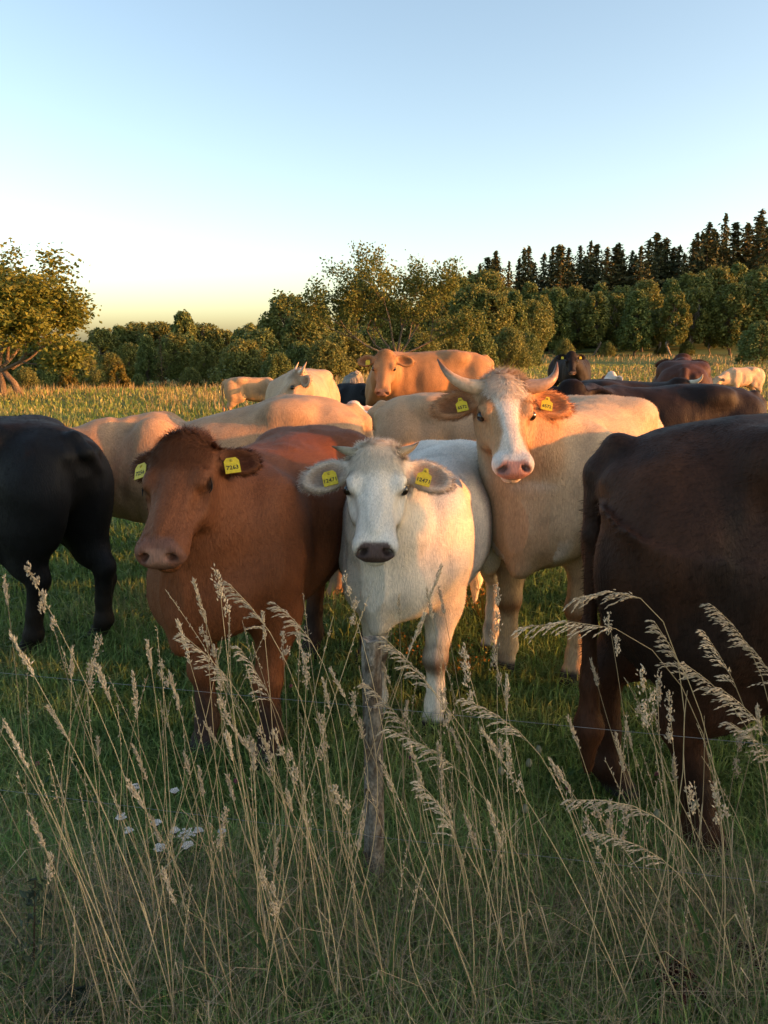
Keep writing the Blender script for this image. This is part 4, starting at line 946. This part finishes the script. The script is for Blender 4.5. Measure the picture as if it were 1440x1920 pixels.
# ------------------------------------------------------------------ fence post and wires
def fence():
    rng = np.random.default_rng(3)
    base = gnd(697, 1690); top = at(699, 1197, base.y + 0.01)
    H = top.z
    root = empty('fence_post', base); n = 26; sides = 18
    V = []; C = []
    for i in range(n):
        t = i / (n - 1)
        for j in range(sides):
            a = 2 * math.pi * j / sides
            p = np.array([math.cos(a), math.sin(a), t * 3.0])
            r = 0.0285 * (1.04 - 0.10 * t) * (0.86 + 0.26 * fbm(p[None] + 5, 1.5, 3)[0] + 0.08 * fbm(p[None] * np.array([1, 1, 3]), 5, 9)[0])
            if abs(((a - 3.6 + math.pi) % (2 * math.pi)) - math.pi) < 0.28: r *= 0.80       # long crack
            if i == n - 1: r *= 0.92
            zz = -0.12 + t * (H + 0.12) + (0.018 * (fbm(p[None], 2.5, 6)[0] - 0.3) if i == n - 1 else 0)
            V.append((math.cos(a) * r + 0.006 * math.sin(t * 4) + (top.x - base.x) * t, math.sin(a) * r, zz))
            b = fbm(np.array([[math.cos(a), math.sin(a), t * 7.0]]), 1.7, 15)[0]
            C.append(np.array([0.21, 0.185, 0.155]) if b > 0.44 else np.array([0.10, 0.075, 0.055]))
    V = np.array(V); C = np.array(C)
    idx = np.arange(n * sides).reshape(n, sides); A = idx[:-1]; B = idx[1:]
    Q = np.stack([A, np.roll(A, -1, 1), np.roll(B, -1, 1), B], -1).reshape(-1, 4)
    obj('stake', mesh_np('stake', V, [Q], C, True), M['post'], root)
    tp = V[idx[-1]]; c = tp.mean(0) - np.array([0, 0, 0.006])
    obj('cut_top', mesh_np('cut_top', np.vstack([tp, c[None]]), [[(j, (j + 1) % sides, sides) for j in range(sides)]], (0.26, 0.21, 0.16)), M['post'], root)
    for k in range(7):      # bark flakes
        a = -math.pi / 2 + rng.normal() * 0.8; z = 0.08 + rng.random() * (H - 0.15); r = 0.0295
        c0 = np.array([math.cos(a) * r, math.sin(a) * r, z]); tg = np.array([-math.sin(a), math.cos(a), 0]); nr = np.array([math.cos(a), math.sin(a), 0]); w, h = 0.006 + 0.006 * rng.random(), 0.015 + 0.03 * rng.random()
        vv = [c0 - tg * w - nr * 0.004, c0 + tg * w - nr * 0.004, c0 + tg * w * 0.7 + np.array([0, 0, h]) + nr * 0.003, c0 - tg * w * 0.8 + np.array([0, 0, h * 0.9]) + nr * 0.004]
        vv += [v - nr * 0.004 for v in vv]
        obj('bark_flake', mesh_np('bark_flake', vv, [[(0, 1, 2, 3), (7, 6, 5, 4), (0, 4, 5, 1), (1, 5, 6, 2), (2, 6, 7, 3), (3, 7, 4, 0)]], (0.15, 0.12, 0.09)), M['post'], root)
    tag(root, 'short weathered bark-covered fence post in front of the white cow', 'fence post')
    Yp = base.y - 0.032
    for (pa, pm, pb, lab) in ((1258, 1326, 1392, 'upper thin steel fence wire crossing in front of the cows'), (1478, 1568, 1650, 'lower thin steel fence wire hidden among the grass')):
        ph = at(699, pm, Yp); zz = ph.z
        L = gnd(0, pa, zz); R = gnd(1440, pb, zz)
        d1 = (L - ph); d2 = (R - ph); pts = [ph + d1 * 2.2, ph + d1 + Vector((0, 0, -0.006)), ph + d1 * 0.5 + Vector((0, 0, -0.004)), ph, ph + d2 * 0.5 + Vector((0, 0, -0.004)), ph + d2 + Vector((0, 0, -0.006)), ph + d2 * 2.2]
        mb = MB(); mb.tube([tuple(p) for p in pts], 0.0006, 5, (0.30, 0.30, 0.31))
        tag(obj('fence_wire', mb.mesh('fence_wire', True), M['wire']), lab, 'wire')
fence()

# ------------------------------------------------------------------ tall dry grasses
PXKEY = {}
STRAW = np.array([0.54, 0.41, 0.24]); STRAW2 = np.array([0.36, 0.27, 0.16]); HEADC = np.array([0.58, 0.45, 0.31])
def spikelets(mb, C, D, ln, wd, rng, col):
    """slim lozenge husks at C along D"""
    n = len(C); r = unit(rng.normal(size=(n, 3))); a = unit(np.cross(D, r)); b = np.cross(D, a)
    ln = np.broadcast_to(ln, (n,))[:, None]; wd = np.broadcast_to(wd, (n,))[:, None]
    m = C + D * ln * 0.4
    V = np.stack([C, m + a * wd, m + b * wd, m - a * wd, m - b * wd, C + D * ln], 1).reshape(-1, 3)
    i = np.arange(n) * 6; T = []
    for p, q in ((1, 2), (2, 3), (3, 4), (4, 1)): T += [np.stack([i, i + q, i + p], 1), np.stack([i + 5, i + p, i + q], 1)]
    cc = col * (0.7 + 0.55 * rng.random((n, 1))); mb.add(V, None, np.vstack(T), np.repeat(cc, 6, 0))
def stem(bx, by, tx, ty, kind, seed, label, bend=None):
    rng = np.random.default_rng(seed)
    b = gnd(bx, by); t = at(tx, ty, b.y + rng.normal() * 0.04)
    L = (t - b).length
    b, t = np.array(b), np.array(t); root = empty(dict(spike='timothy_plant', clump='cocksfoot_plant', plume='brome_plant', thin='bent_plant')[kind], b)
    if bend is None: bend = rng.normal() * 0.05
    u = np.linspace(0, 1, 12)[:, None]; sidev = np.array([1.0, 0.2, 0]); 
    crv = (t - b) * u + sidev * (np.sin(u * math.pi) * bend * L) + np.array([0, 0, 1]) * np.sin(u * math.pi) * 0.02 * L
    if kind == 'plume': crv = (t - b) * u + np.array([0, 0, 1]) * (np.sin(u ** 1.6 * math.pi) * abs(bend) * L) + sidev * np.sign(b[0] - t[0]) * (np.sin(u * math.pi) * abs(bend) * 0.8 * L)
    r = 0.00138 - 0.0007 * u[:, 0]
    mb = MB(); col = STRAW * (0.75 + 0.4 * rng.random()) if rng.random() < 0.7 else STRAW2
    mb.tube(crv, r, 5, col, cap=False)
    if rng.random() < 0.6:   # dry leaf
        k = rng.integers(2, 5); p = crv[k]; d = unit(np.array([rng.normal(), rng.normal() * 0.5, 0.5])); l = 0.10 + 0.12 * rng.random(); w = unit(np.cross(d, [0, 0.3, 1])) * 0.0018
        q = p + d * l * 0.5; e = p + d * l + np.array([0, 0, -0.5 * l])
        mb.add([p - w, p + w, q - w, q + w, e], [(0, 1, 3, 2)], [(2, 3, 4)], col * 0.9)
    obj('stalk', mb.mesh('stalk'), M['straw'], root)
    hb = MB(); seg = np.linspace(0, 1, 12)
    def on(uu): return np.stack([np.interp(uu, seg, crv[:, i]) for i in range(3)], -1)
    hc = HEADC * (0.8 + 0.35 * rng.random())
    if kind == 'spike':
        f = min(0.10 / L * (0.7 + 0.6 * rng.random()), 0.3); n = 90; uu = 1 - f * rng.random(n) ** 0.9
        lump = 0.5 + 0.5 * np.sin(uu * 70 + seed); ax = unit(on(np.array([1.0])) - on(np.array([1 - f])))
        C = on(uu) + unit(rng.normal(size=(n, 3))) * (0.0016 + 0.0038 * lump)[:, None] * np.sin(np.clip((1 - uu) / f, 0.08, 0.95) * math.pi)[:, None] ** 0.5
        spikelets(hb, C, unit(ax + rng.normal(size=(n, 3)) * 0.28), 0.010 + 0.004 * rng.random(n), 0.0019, rng, hc)
    elif kind == 'clump':      # cocksfoot: a few dense lobes
        f = min(0.13 / L, 0.3)
        for j in range(rng.integers(3, 6)):
            uj = 1 - f * (j / 4.5); c0 = on(np.array([uj]))[0]; sd_ = unit(rng.normal(size=3)) * (0.004 + 0.009 * (j > 1)); n = 26
            C = c0 + sd_ + rng.normal(size=(n, 3)) * np.array([0.0038, 0.0038, 0.0085]); ax = unit((t - b)[None])
            spikelets(hb, C, unit(ax + rng.normal(size=(n, 3)) * 0.4), 0.010, 0.0020, rng, hc)
    elif kind == 'plume':      # drooping brome / reed panicle
        f = min(0.22 / L, 0.42); nb = 17; sgn = math.copysign(1.0, t[0] - b[0])
        for j in range(nb):
            uj = 1 - f * (j / nb); c0 = on(np.array([min(uj, 1)]))[0]; tan = unit(on(np.array([min(uj, 1)]))[0] - on(np.array([uj - 0.05]))[0])
            d = unit(tan * 1.0 + np.array([sgn * 0.25, 0, -0.1]) + rng.normal(size=3) * 0.22)
            l = (0.026 + 0.022 * rng.random()) * (0.55 + 0.75 * (j / nb)); m = 11
            v = np.linspace(0, 1, m)[:, None]; C = c0 + d * l * v + np.array([sgn * 0.1, 0, -0.42]) * l * v * v + rng.normal(size=(m, 3)) * 0.0013
            dd = unit(d + np.array([sgn * 0.2, 0, -0.75]) * v + rng.normal(size=(m, 3)) * 0.10)
            hb.tube(C[::3], 0.0005, 3, hc * 0.8, cap=False)
            spikelets(hb, C[2:], dd[2:], 0.011, 0.0015, rng, hc)
    else:                      # thin: open wispy head
        f = min(0.14 / L, 0.3); n = 16; uu = 1 - f * rng.random(n); C = on(uu) + unit(rng.normal(size=(n, 3))) * 0.007 * ((1 - uu) / f)[:, None]
        spikelets(hb, C, unit((t - b)[None] / L + rng.normal(size=(n, 3)) * 0.35), 0.009, 0.0012, rng, hc)
    obj('seed_head', hb.mesh('seed_head'), M['straw'], root)
    tag(root, label, 'dry plant', 'tall dry grasses along the fence'); PXKEY[root.name] = tx; return root
KN = dict(spike='narrow spike', clump='clumped lobes', plume='drooping plume', thin='wispy tip')
def region(x):
    return 'the black cow' if x < 210 else 'the brown cow' if x < 540 else 'the white cow' if x < 880 else 'the horned cow' if x < 1060 else 'the dark brown cow'
S = [  # base px, tip px, kind, bend
 (60, 1650, 8, 1082, 'spike', 0.01), (330, 1960, 52, 1066, 'clump', 0.05), (95, 1720, 135, 1215, 'spike', 0.02), (345, 1960, 20, 1190, 'spike', 0.03), (240, 1960, 8, 1355, 'spike', 0.03), (95, 1790, 183, 1203, 'clump', -0.02),
 (330, 1930, 180, 1245, 'spike', 0.04), (318, 1780, 276, 1203, 'spike', 0.02), (330, 1700, 303, 1250, 'clump', 0.0), (300, 1850, 250, 1262, 'spike', 0.0), (420, 1900, 318, 1265, 'spike', 0.03), (255, 1720, 90, 1325, 'spike', 0.04), (470, 1980, 240, 1465, 'spike', 0.03), (210, 1960, 55, 1525, 'spike', 0.02),
 (505, 1900, 364, 1092, 'spike', 0.03), (520, 1880, 410, 1082, 'clump', -0.01), (455, 1850, 333, 1163, 'spike', 0.03), (560, 1980, 425, 1375, 'spike', 0.0), (440, 1960, 385, 1150, 'thin', 0.0), (610, 1880, 430, 1095, 'plume', 0.10), (575, 1900, 345, 1192, 'plume', 0.10), (630, 1800, 520, 1135, 'plume', 0.12),
 (510, 1760, 492, 1150, 'spike', 0.02), (600, 1790, 450, 1215, 'plume', 0.07), (650, 1960, 520, 1385, 'clump', 0.03), (640, 1700, 555, 1175, 'spike', 0.02), (560, 1850, 575, 1235, 'clump', 0.0), (500, 1900, 625, 1155, 'thin', -0.02), (480, 1960, 690, 1120, 'thin', -0.02), (760, 1750, 648, 1090, 'clump', 0.03), (640, 1700, 828, 1062, 'spike', -0.02), (590, 1800, 796, 1152, 'spike', -0.02),
 (850, 1700, 800, 1105, 'spike', 0.03), (760, 1600, 748, 1118, 'spike', 0.0), (700, 1500, 735, 1170, 'thin', 0.0), (980, 1900, 725, 1200, 'plume', 0.08), (932, 1760, 932, 1112, 'clump', 0.0), (820, 1800, 620, 1255, 'spike', 0.03), (900, 1850, 690, 1285, 'plume', 0.08), (1000, 1900, 868, 1222, 'clump', 0.02), (1060, 1880, 735, 1370, 'plume', 0.10),
 (1120, 1960, 1085, 1120, 'plume', 0.22), (1320, 1960, 985, 1175, 'plume', 0.20), (1345, 1960, 1230, 1170, 'plume', 0.08), (1405, 1920, 1340, 1138, 'plume', 0.12), (1440, 1900, 1320, 1185, 'plume', 0.08), (1250, 1900, 1205, 1265, 'clump', 0.03), (1290, 1780, 1255, 1312, 'clump', 0.0), (1160, 1760, 1065, 1345, 'spike', 0.03), (1120, 1960, 880, 1315, 'plume', 0.12), (1190, 1700, 1142, 1165, 'clump', 0.02), (1390, 1960, 1075, 1500, 'plume', 0.16), (1430, 1950, 1110, 1560, 'plume', 0.12), (1480, 1900, 1285, 1245, 'plume', 0.10), (1520, 1900, 1350, 1290, 'plume', 0.10), (1500, 1850, 1395, 1200, 'plume', 0.10), (1540, 1860, 1370, 1355, 'plume', 0.10), (1300, 1960, 1032, 1425, 'spike', 0.03), (1210, 1960, 905, 1370, 'spike', 0.02), (1010, 1960, 915, 1505, 'spike', 0.02), (880, 1960, 790, 1470, 'plume', 0.1),
]
for i, (bx, by, tx, ty, kd, bd) in enumerate(S):
    stem(bx, by, tx, ty, kd, 500 + i, 'tall dry grass with %s before %s' % (KN[kd], region(tx)), bd)
rr = random.Random(17)
for i in range(175):
    bx = rr.choice([rr.uniform(-20, 1460), rr.gauss(330, 110), rr.gauss(620, 80), rr.gauss(900, 90), rr.gauss(1320, 90)]); by = rr.uniform(1640, 1980)
    L = rr.uniform(260, 560); lean = rr.gauss(-0.16, 0.2); kd = rr.choice(['spike', 'thin', 'thin', 'thin', 'clump', 'thin'])
    stem(bx, by, bx + lean * L, by - L, kd, 900 + i, 'shorter dry grass with %s before %s' % (KN[kd], region(bx + lean * L)), rr.gauss(0, 0.05) if kd != 'plume' else 0.1)

# ------------------------------------------------------------------ flowers and weeds
def plant_stem(mb, pts, r, col): mb.tube(pts, np.linspace(r, r * 0.6, len(pts)), 5, col, cap=False)
def yarrow(px, py, size, seed, lab):
    rng = np.random.default_rng(seed)
    g0 = gnd(px + rng.normal() * 10, py + 130); top = np.array(at(px, py, g0.y)); b = np.array(g0); root = empty('yarrow', b); t = top - b
    mb = MB(); plant_stem(mb, [np.zeros(3), t * 0.5 + rng.normal(size=3) * 0.008, t * 0.92], 0.0016, (0.08, 0.09, 0.035))
    hb = MB(); nc = 16
    for k in range(nc):
        a = k * 2.4; r = size * math.sqrt((k + 0.5) / nc); c = t + np.array([math.cos(a) * r, math.sin(a) * r, -0.15 * r * r / size + rng.normal() * 0.002])
        mb.tube([t * 0.92, c], [0.0008, 0.0006], 3, (0.09, 0.10, 0.04), cap=False)
        for q in range(5):
            aa = q * 1.257; p = c + np.array([math.cos(aa), math.sin(aa), 0]) * 0.0035; d1 = np.array([math.cos(aa), math.sin(aa), 0.2]) * 0.0035; d2 = np.array([-math.sin(aa), math.cos(aa), 0]) * 0.0026
            hb.add([p - d1, p + d2, p + d1, p - d2], [(0, 1, 2, 3)], None, np.array([0.76, 0.72, 0.66]) * (0.85 + 0.3 * rng.random()))
        hb.add(c + np.array([[0.002, 0, 0.001], [0, 0.002, 0.001], [-0.002, 0, 0.001], [0, -0.002, 0.001]]), [(0, 1, 2, 3)], None, (0.42, 0.38, 0.26))
    obj('stalk', mb.mesh('stalk'), M['grass'], root); obj('flower_head', hb.mesh('flower_head'), M['petal'], root)
    for k in range(5):
        lb = MB(); p = t * (0.15 + 0.14 * k); d = unit(np.array([rng.normal(), rng.normal(), 0.4]))
        for q in range(7): 
            c = p + d * 0.01 * q; w = np.cross(d, [0, 0, 1]) * 0.008 * math.sin((q + 1) / 8 * math.pi)
            lb.add([c - w, c + d * 0.004, c + w, c - d * 0.002], [(0, 1, 2, 3)], None, (0.06, 0.085, 0.035))
        obj('leaf', lb.mesh('leaf'), M['grass'], root)
    tag(root, lab, 'flower', 'yarrow flowers in front of the brown cow')
for i, (px, py, sz, lab) in enumerate([(350, 1562, 0.024, 'largest white yarrow head, middle of the cluster'), (352, 1583, 0.014, 'small white yarrow head just under the largest one'), (252, 1475, 0.013, 'white yarrow head highest on the left of the cluster'), (327, 1482, 0.011, 'white yarrow head highest on the right of the cluster'), (227, 1531, 0.014, 'white yarrow head at the left end of the cluster'), (242, 1557, 0.010, 'tiny white yarrow head below the leftmost one'), (294, 1541, 0.013, 'dull white yarrow head left of the largest one'), (300, 1587, 0.015, 'greyish yarrow head low in the cluster'), (416, 1557, 0.009, 'tiny white yarrow head at the right end of the cluster'), (328, 1556, 0.012, 'white yarrow head touching the largest one on its left'), (372, 1556, 0.012, 'white yarrow head touching the largest one on its right')]):
    yarrow(px, py, sz, 60 + i, lab)
def pod(px, py, seed, lab, r=0.0115, col=(0.20, 0.20, 0.13)):
    rng = np.random.default_rng(seed); g0 = gnd(px + rng.normal() * 12, min(py + 260, 1800)); top = np.array(at(px, py, g0.y)); b = np.array(g0); t = top - b; root = empty('campion', b)
    mb = MB(); plant_stem(mb, [np.zeros(3), t * 0.5 + rng.normal(size=3) * 0.012, t - np.array([0, 0, r])], 0.0013, (0.11, 0.11, 0.06)); obj('stalk', mb.mesh('stalk'), M['grass'], root)
    V = _SV * np.array([r * 0.8, r * 0.8, r * 1.15]); V = V * (1 + 0.06 * np.cos(np.arctan2(_SV[:, 1], _SV[:, 0]) * 8))[:, None]; V[:, 0:2] *= (1 - 0.22 * _SV[:, 2:3])
    rib = (np.cos(np.arctan2(_SV[:, 1], _SV[:, 0]) * 8) > 0.3)[:, None]
    hb = MB(); hb.add(V + t, _SQ, _ST, np.where(rib, np.array(col) * 0.6, np.array(col))); obj('pod', hb.mesh('pod', True), M['straw'], root)
    tag(root, lab, 'plant', 'campion pods along the fence')
for i, (px, py, lab) in enumerate([(1303, 1508, 'ribbed pale campion pod before the dark cow near hoof'), (1232, 1526, 'ribbed pale campion pod left of the dark cow near hoof'), (992, 1430, 'upper greenish campion pod in the gap right of the post'), (940, 1445, 'left greenish campion pod in the gap right of the post'), (985, 1516, 'lowest brownish campion pod in the gap right of the post'), (1010, 1405, 'right hand campion pod in the gap right of the post')]):
    pod(px, py, 80 + i, lab)
def ragwort(px, py, Y, hgt, seed, lab, n=26):
    rng = np.random.default_rng(seed); x = at(px, 900, Y).x; root = empty('ragwort', (x, Y, 0)); mb = MB(); fb = MB()
    for k in range(n):
        d = np.array([rng.normal() * 0.09, rng.normal() * 0.09, hgt * (0.55 + 0.45 * rng.random())]); plant_stem(mb, [np.zeros(3), d * 0.5 + rng.normal(size=3) * 0.01, d], 0.0022, (0.10, 0.09, 0.025))
        for q in range(9):
            c = d * (0.55 + 0.45 * rng.random()) + rng.normal(size=3) * 0.02; V, Q = leaf_quads(c[None], unit(rng.normal(size=(1, 3))), np.array([0.009]), rng); fb.add(V, Q, None, np.array([0.34, 0.16, 0.03]) if rng.random() < 0.45 else np.array([0.16, 0.15, 0.03]))
    obj('stalk', mb.mesh('stalk'), M['grass'], root); obj('flower_head', fb.mesh('flower_head'), M['petal'], root)['kind'] = 'stuff'; tag(root, lab, 'plant')
ragwort(912, 1120, 4.3, 0.40, 91, 'tall yellow-brown weed between the white and horned cows')
ragwort(880, 1230, 3.5, 0.22, 92, 'rusty orange weed beside the white cow hind hoof', 14)
ragwort(775, 1240, 3.6, 0.24, 93, 'rusty weed seen between the white cow forelegs', 10)
def mugwort(px, py, hgt, seed, lab, col, leaf=0.014, n=120, w=0.05):
    rng = np.random.default_rng(seed); b = gnd(px, py); root = empty('weed', b); mb = MB(); fb = MB(); tp = np.array([rng.normal() * 0.04, 0, hgt]); plant_stem(mb, [np.zeros(3), tp * 0.5, tp], 0.003, (0.08, 0.06, 0.04))
    u = rng.random(n); C = tp * (0.15 + 0.85 * u)[:, None] + rng.normal(size=(n, 3)) * (w * (1.15 - u))[:, None] * np.array([1, 1, 0.4])
    V, Q = leaf_quads(C, unit(rng.normal(size=(n, 3)) + np.array([0, -0.3, 0.6])), leaf * (0.5 + 0.8 * rng.random(n)), rng, 0.4); fb.add(V, Q, None, np.repeat(np.array(col) * (0.6 + 0.8 * rng.random((n, 1))), 4, 0))
    obj('stalk', mb.mesh('stalk'), M['grass'], root); obj('foliage', fb.mesh('foliage'), M['grass'], root)['kind'] = 'stuff'; tag(root, lab, 'plant')
mugwort(62, 1880, 0.36, 94, 'grey-green leafy weed at the lower left corner', (0.055, 0.075, 0.045))
mugwort(150, 1960, 0.16, 95, 'low dark weed at the bottom left', (0.03, 0.045, 0.03), 0.02)
mugwort(1290, 1895, 0.12, 96, 'low dark red dock leaves at the bottom right', (0.055, 0.012, 0.010), 0.02, 300, 0.10)
mugwort(1400, 1850, 0.11, 97, 'low dark red dock leaves at the right edge', (0.05, 0.013, 0.010), 0.02, 240, 0.08)
mugwort(130, 1730, 0.06, 98, 'flat tangle of dry brown twigs at the lower left', (0.10, 0.075, 0.05), 0.02, 160, 0.10)
def clover(px, py, i, lab):
    rng = np.random.default_rng(300 + i); b = gnd(px, py + 20); b = np.array(b); h = 0.09; root = empty('clover_flower', b); mb = MB(); plant_stem(mb, [np.zeros(3), np.array([0.004, 0, h])], 0.001, (0.07, 0.09, 0.03)); obj('stalk', mb.mesh('stalk'), M['grass'], root)
    fb = MB(); d = unit(rng.normal(size=(40, 3)) + np.array([0, 0, 0.4])); spikelets(fb, np.array([0.004, 0, h]) + d * 0.002, d, 0.009, 0.0018, rng, np.array([0.30, 0.09, 0.14])); obj('flower_head', fb.mesh('flower_head'), M['petal'], root)
    tag(root, lab, 'flower', 'clover flowers in the pasture')
for i, (px, py, lab) in enumerate([(72, 1452, 'pink clover flower below the black cow'), (322, 1195, 'pink clover flower between black cow and brown cow'), (442, 1486, 'pink clover flower below the brown cow'), (768, 1440, 'pink clover flower right of the post'), (1225, 1472, 'pink clover flower between the dark cow hind hooves'), (1060, 1500, 'pink clover flower left of the dark cow hooves'), (545, 1300, 'pink clover flower behind the brown cow forelegs')]): clover(px, py, i, lab)
# long green leaves in the foreground
def reed(px, py, tx, ty, w, i, lab):
    b = gnd(px, py); t = at(tx, ty, b.y + 0.1); b, t = np.array(b), np.array(t); u = np.linspace(0, 1, 9)[:, None]; c = (t - b) * u + np.array([0, 0, 1]) * np.sin(u * math.pi) * 0.05; sdv = unit(np.cross(t - b, [0, 1, 0.3])) * w * np.sqrt(np.clip(1 - u ** 2, 0.0, 1))
    V = np.stack([c - sdv, c + np.array([0, 0.003, 0]), c + sdv], 1).reshape(-1, 3); k = np.arange(8) * 3
    Q = np.vstack([np.stack([k, k + 1, k + 4, k + 3], 1), np.stack([k + 1, k + 2, k + 5, k + 4], 1)])
    o = obj('grass_leaf', mesh_np('grass_leaf', V, [Q], (0.05, 0.095, 0.028), True), M['grass'], loc=b); tag(o, lab, 'leaf', 'broad green grass leaves in the foreground')
RL = [(560, 1960, 425, 1625), (600, 1980, 440, 1730), (640, 1990, 570, 1690), (900, 1960, 830, 1745), (1000, 1990, 930, 1800), (330, 1960, 270, 1800), (250, 1960, 215, 1780), (120, 1960, 60, 1800), (1380, 1960, 1260, 1640), (720, 1980, 660, 1800), (1100, 1990, 1180, 1790), (480, 1980, 520, 1780), (700, 1990, 760, 1720), (1240, 1980, 1200, 1760), (860, 1990, 900, 1770), (380, 1980, 330, 1740), (30, 1980, 90, 1770), (1330, 1990, 1390, 1740)]
for i, (a, b_, c, d) in enumerate(RL): reed(a, b_, c, d, 0.0058, i, 'broad arching green grass leaf low in front of %s' % region(c))

# ------------------------------------------------------------------ labels that single out each repeat
ORD = 'first second third fourth fifth sixth seventh eighth ninth tenth eleventh twelfth thirteenth fourteenth fifteenth sixteenth seventeenth eighteenth nineteenth'.split()
for d in ('twent', 'thirt', 'fort', 'fift'): ORD += [d + 'ieth'] + [d + 'y-' + w for w in ORD[:9]]
bylab = {}
for o in COL.objects:
    if o.parent is None and 'label' in o: bylab.setdefault(o['label'], []).append(o)
for lab, os_ in bylab.items():
    if len(os_) < 2: continue
    os_.sort(key=lambda o: PXKEY.get(o.name, 720 + FPX * o.location.x / max(o.location.y, 0.1)))
    for i, o in enumerate(os_):
        if i < len(ORD): o['label'] = '%s, %s from left' % (lab, ORD[i])
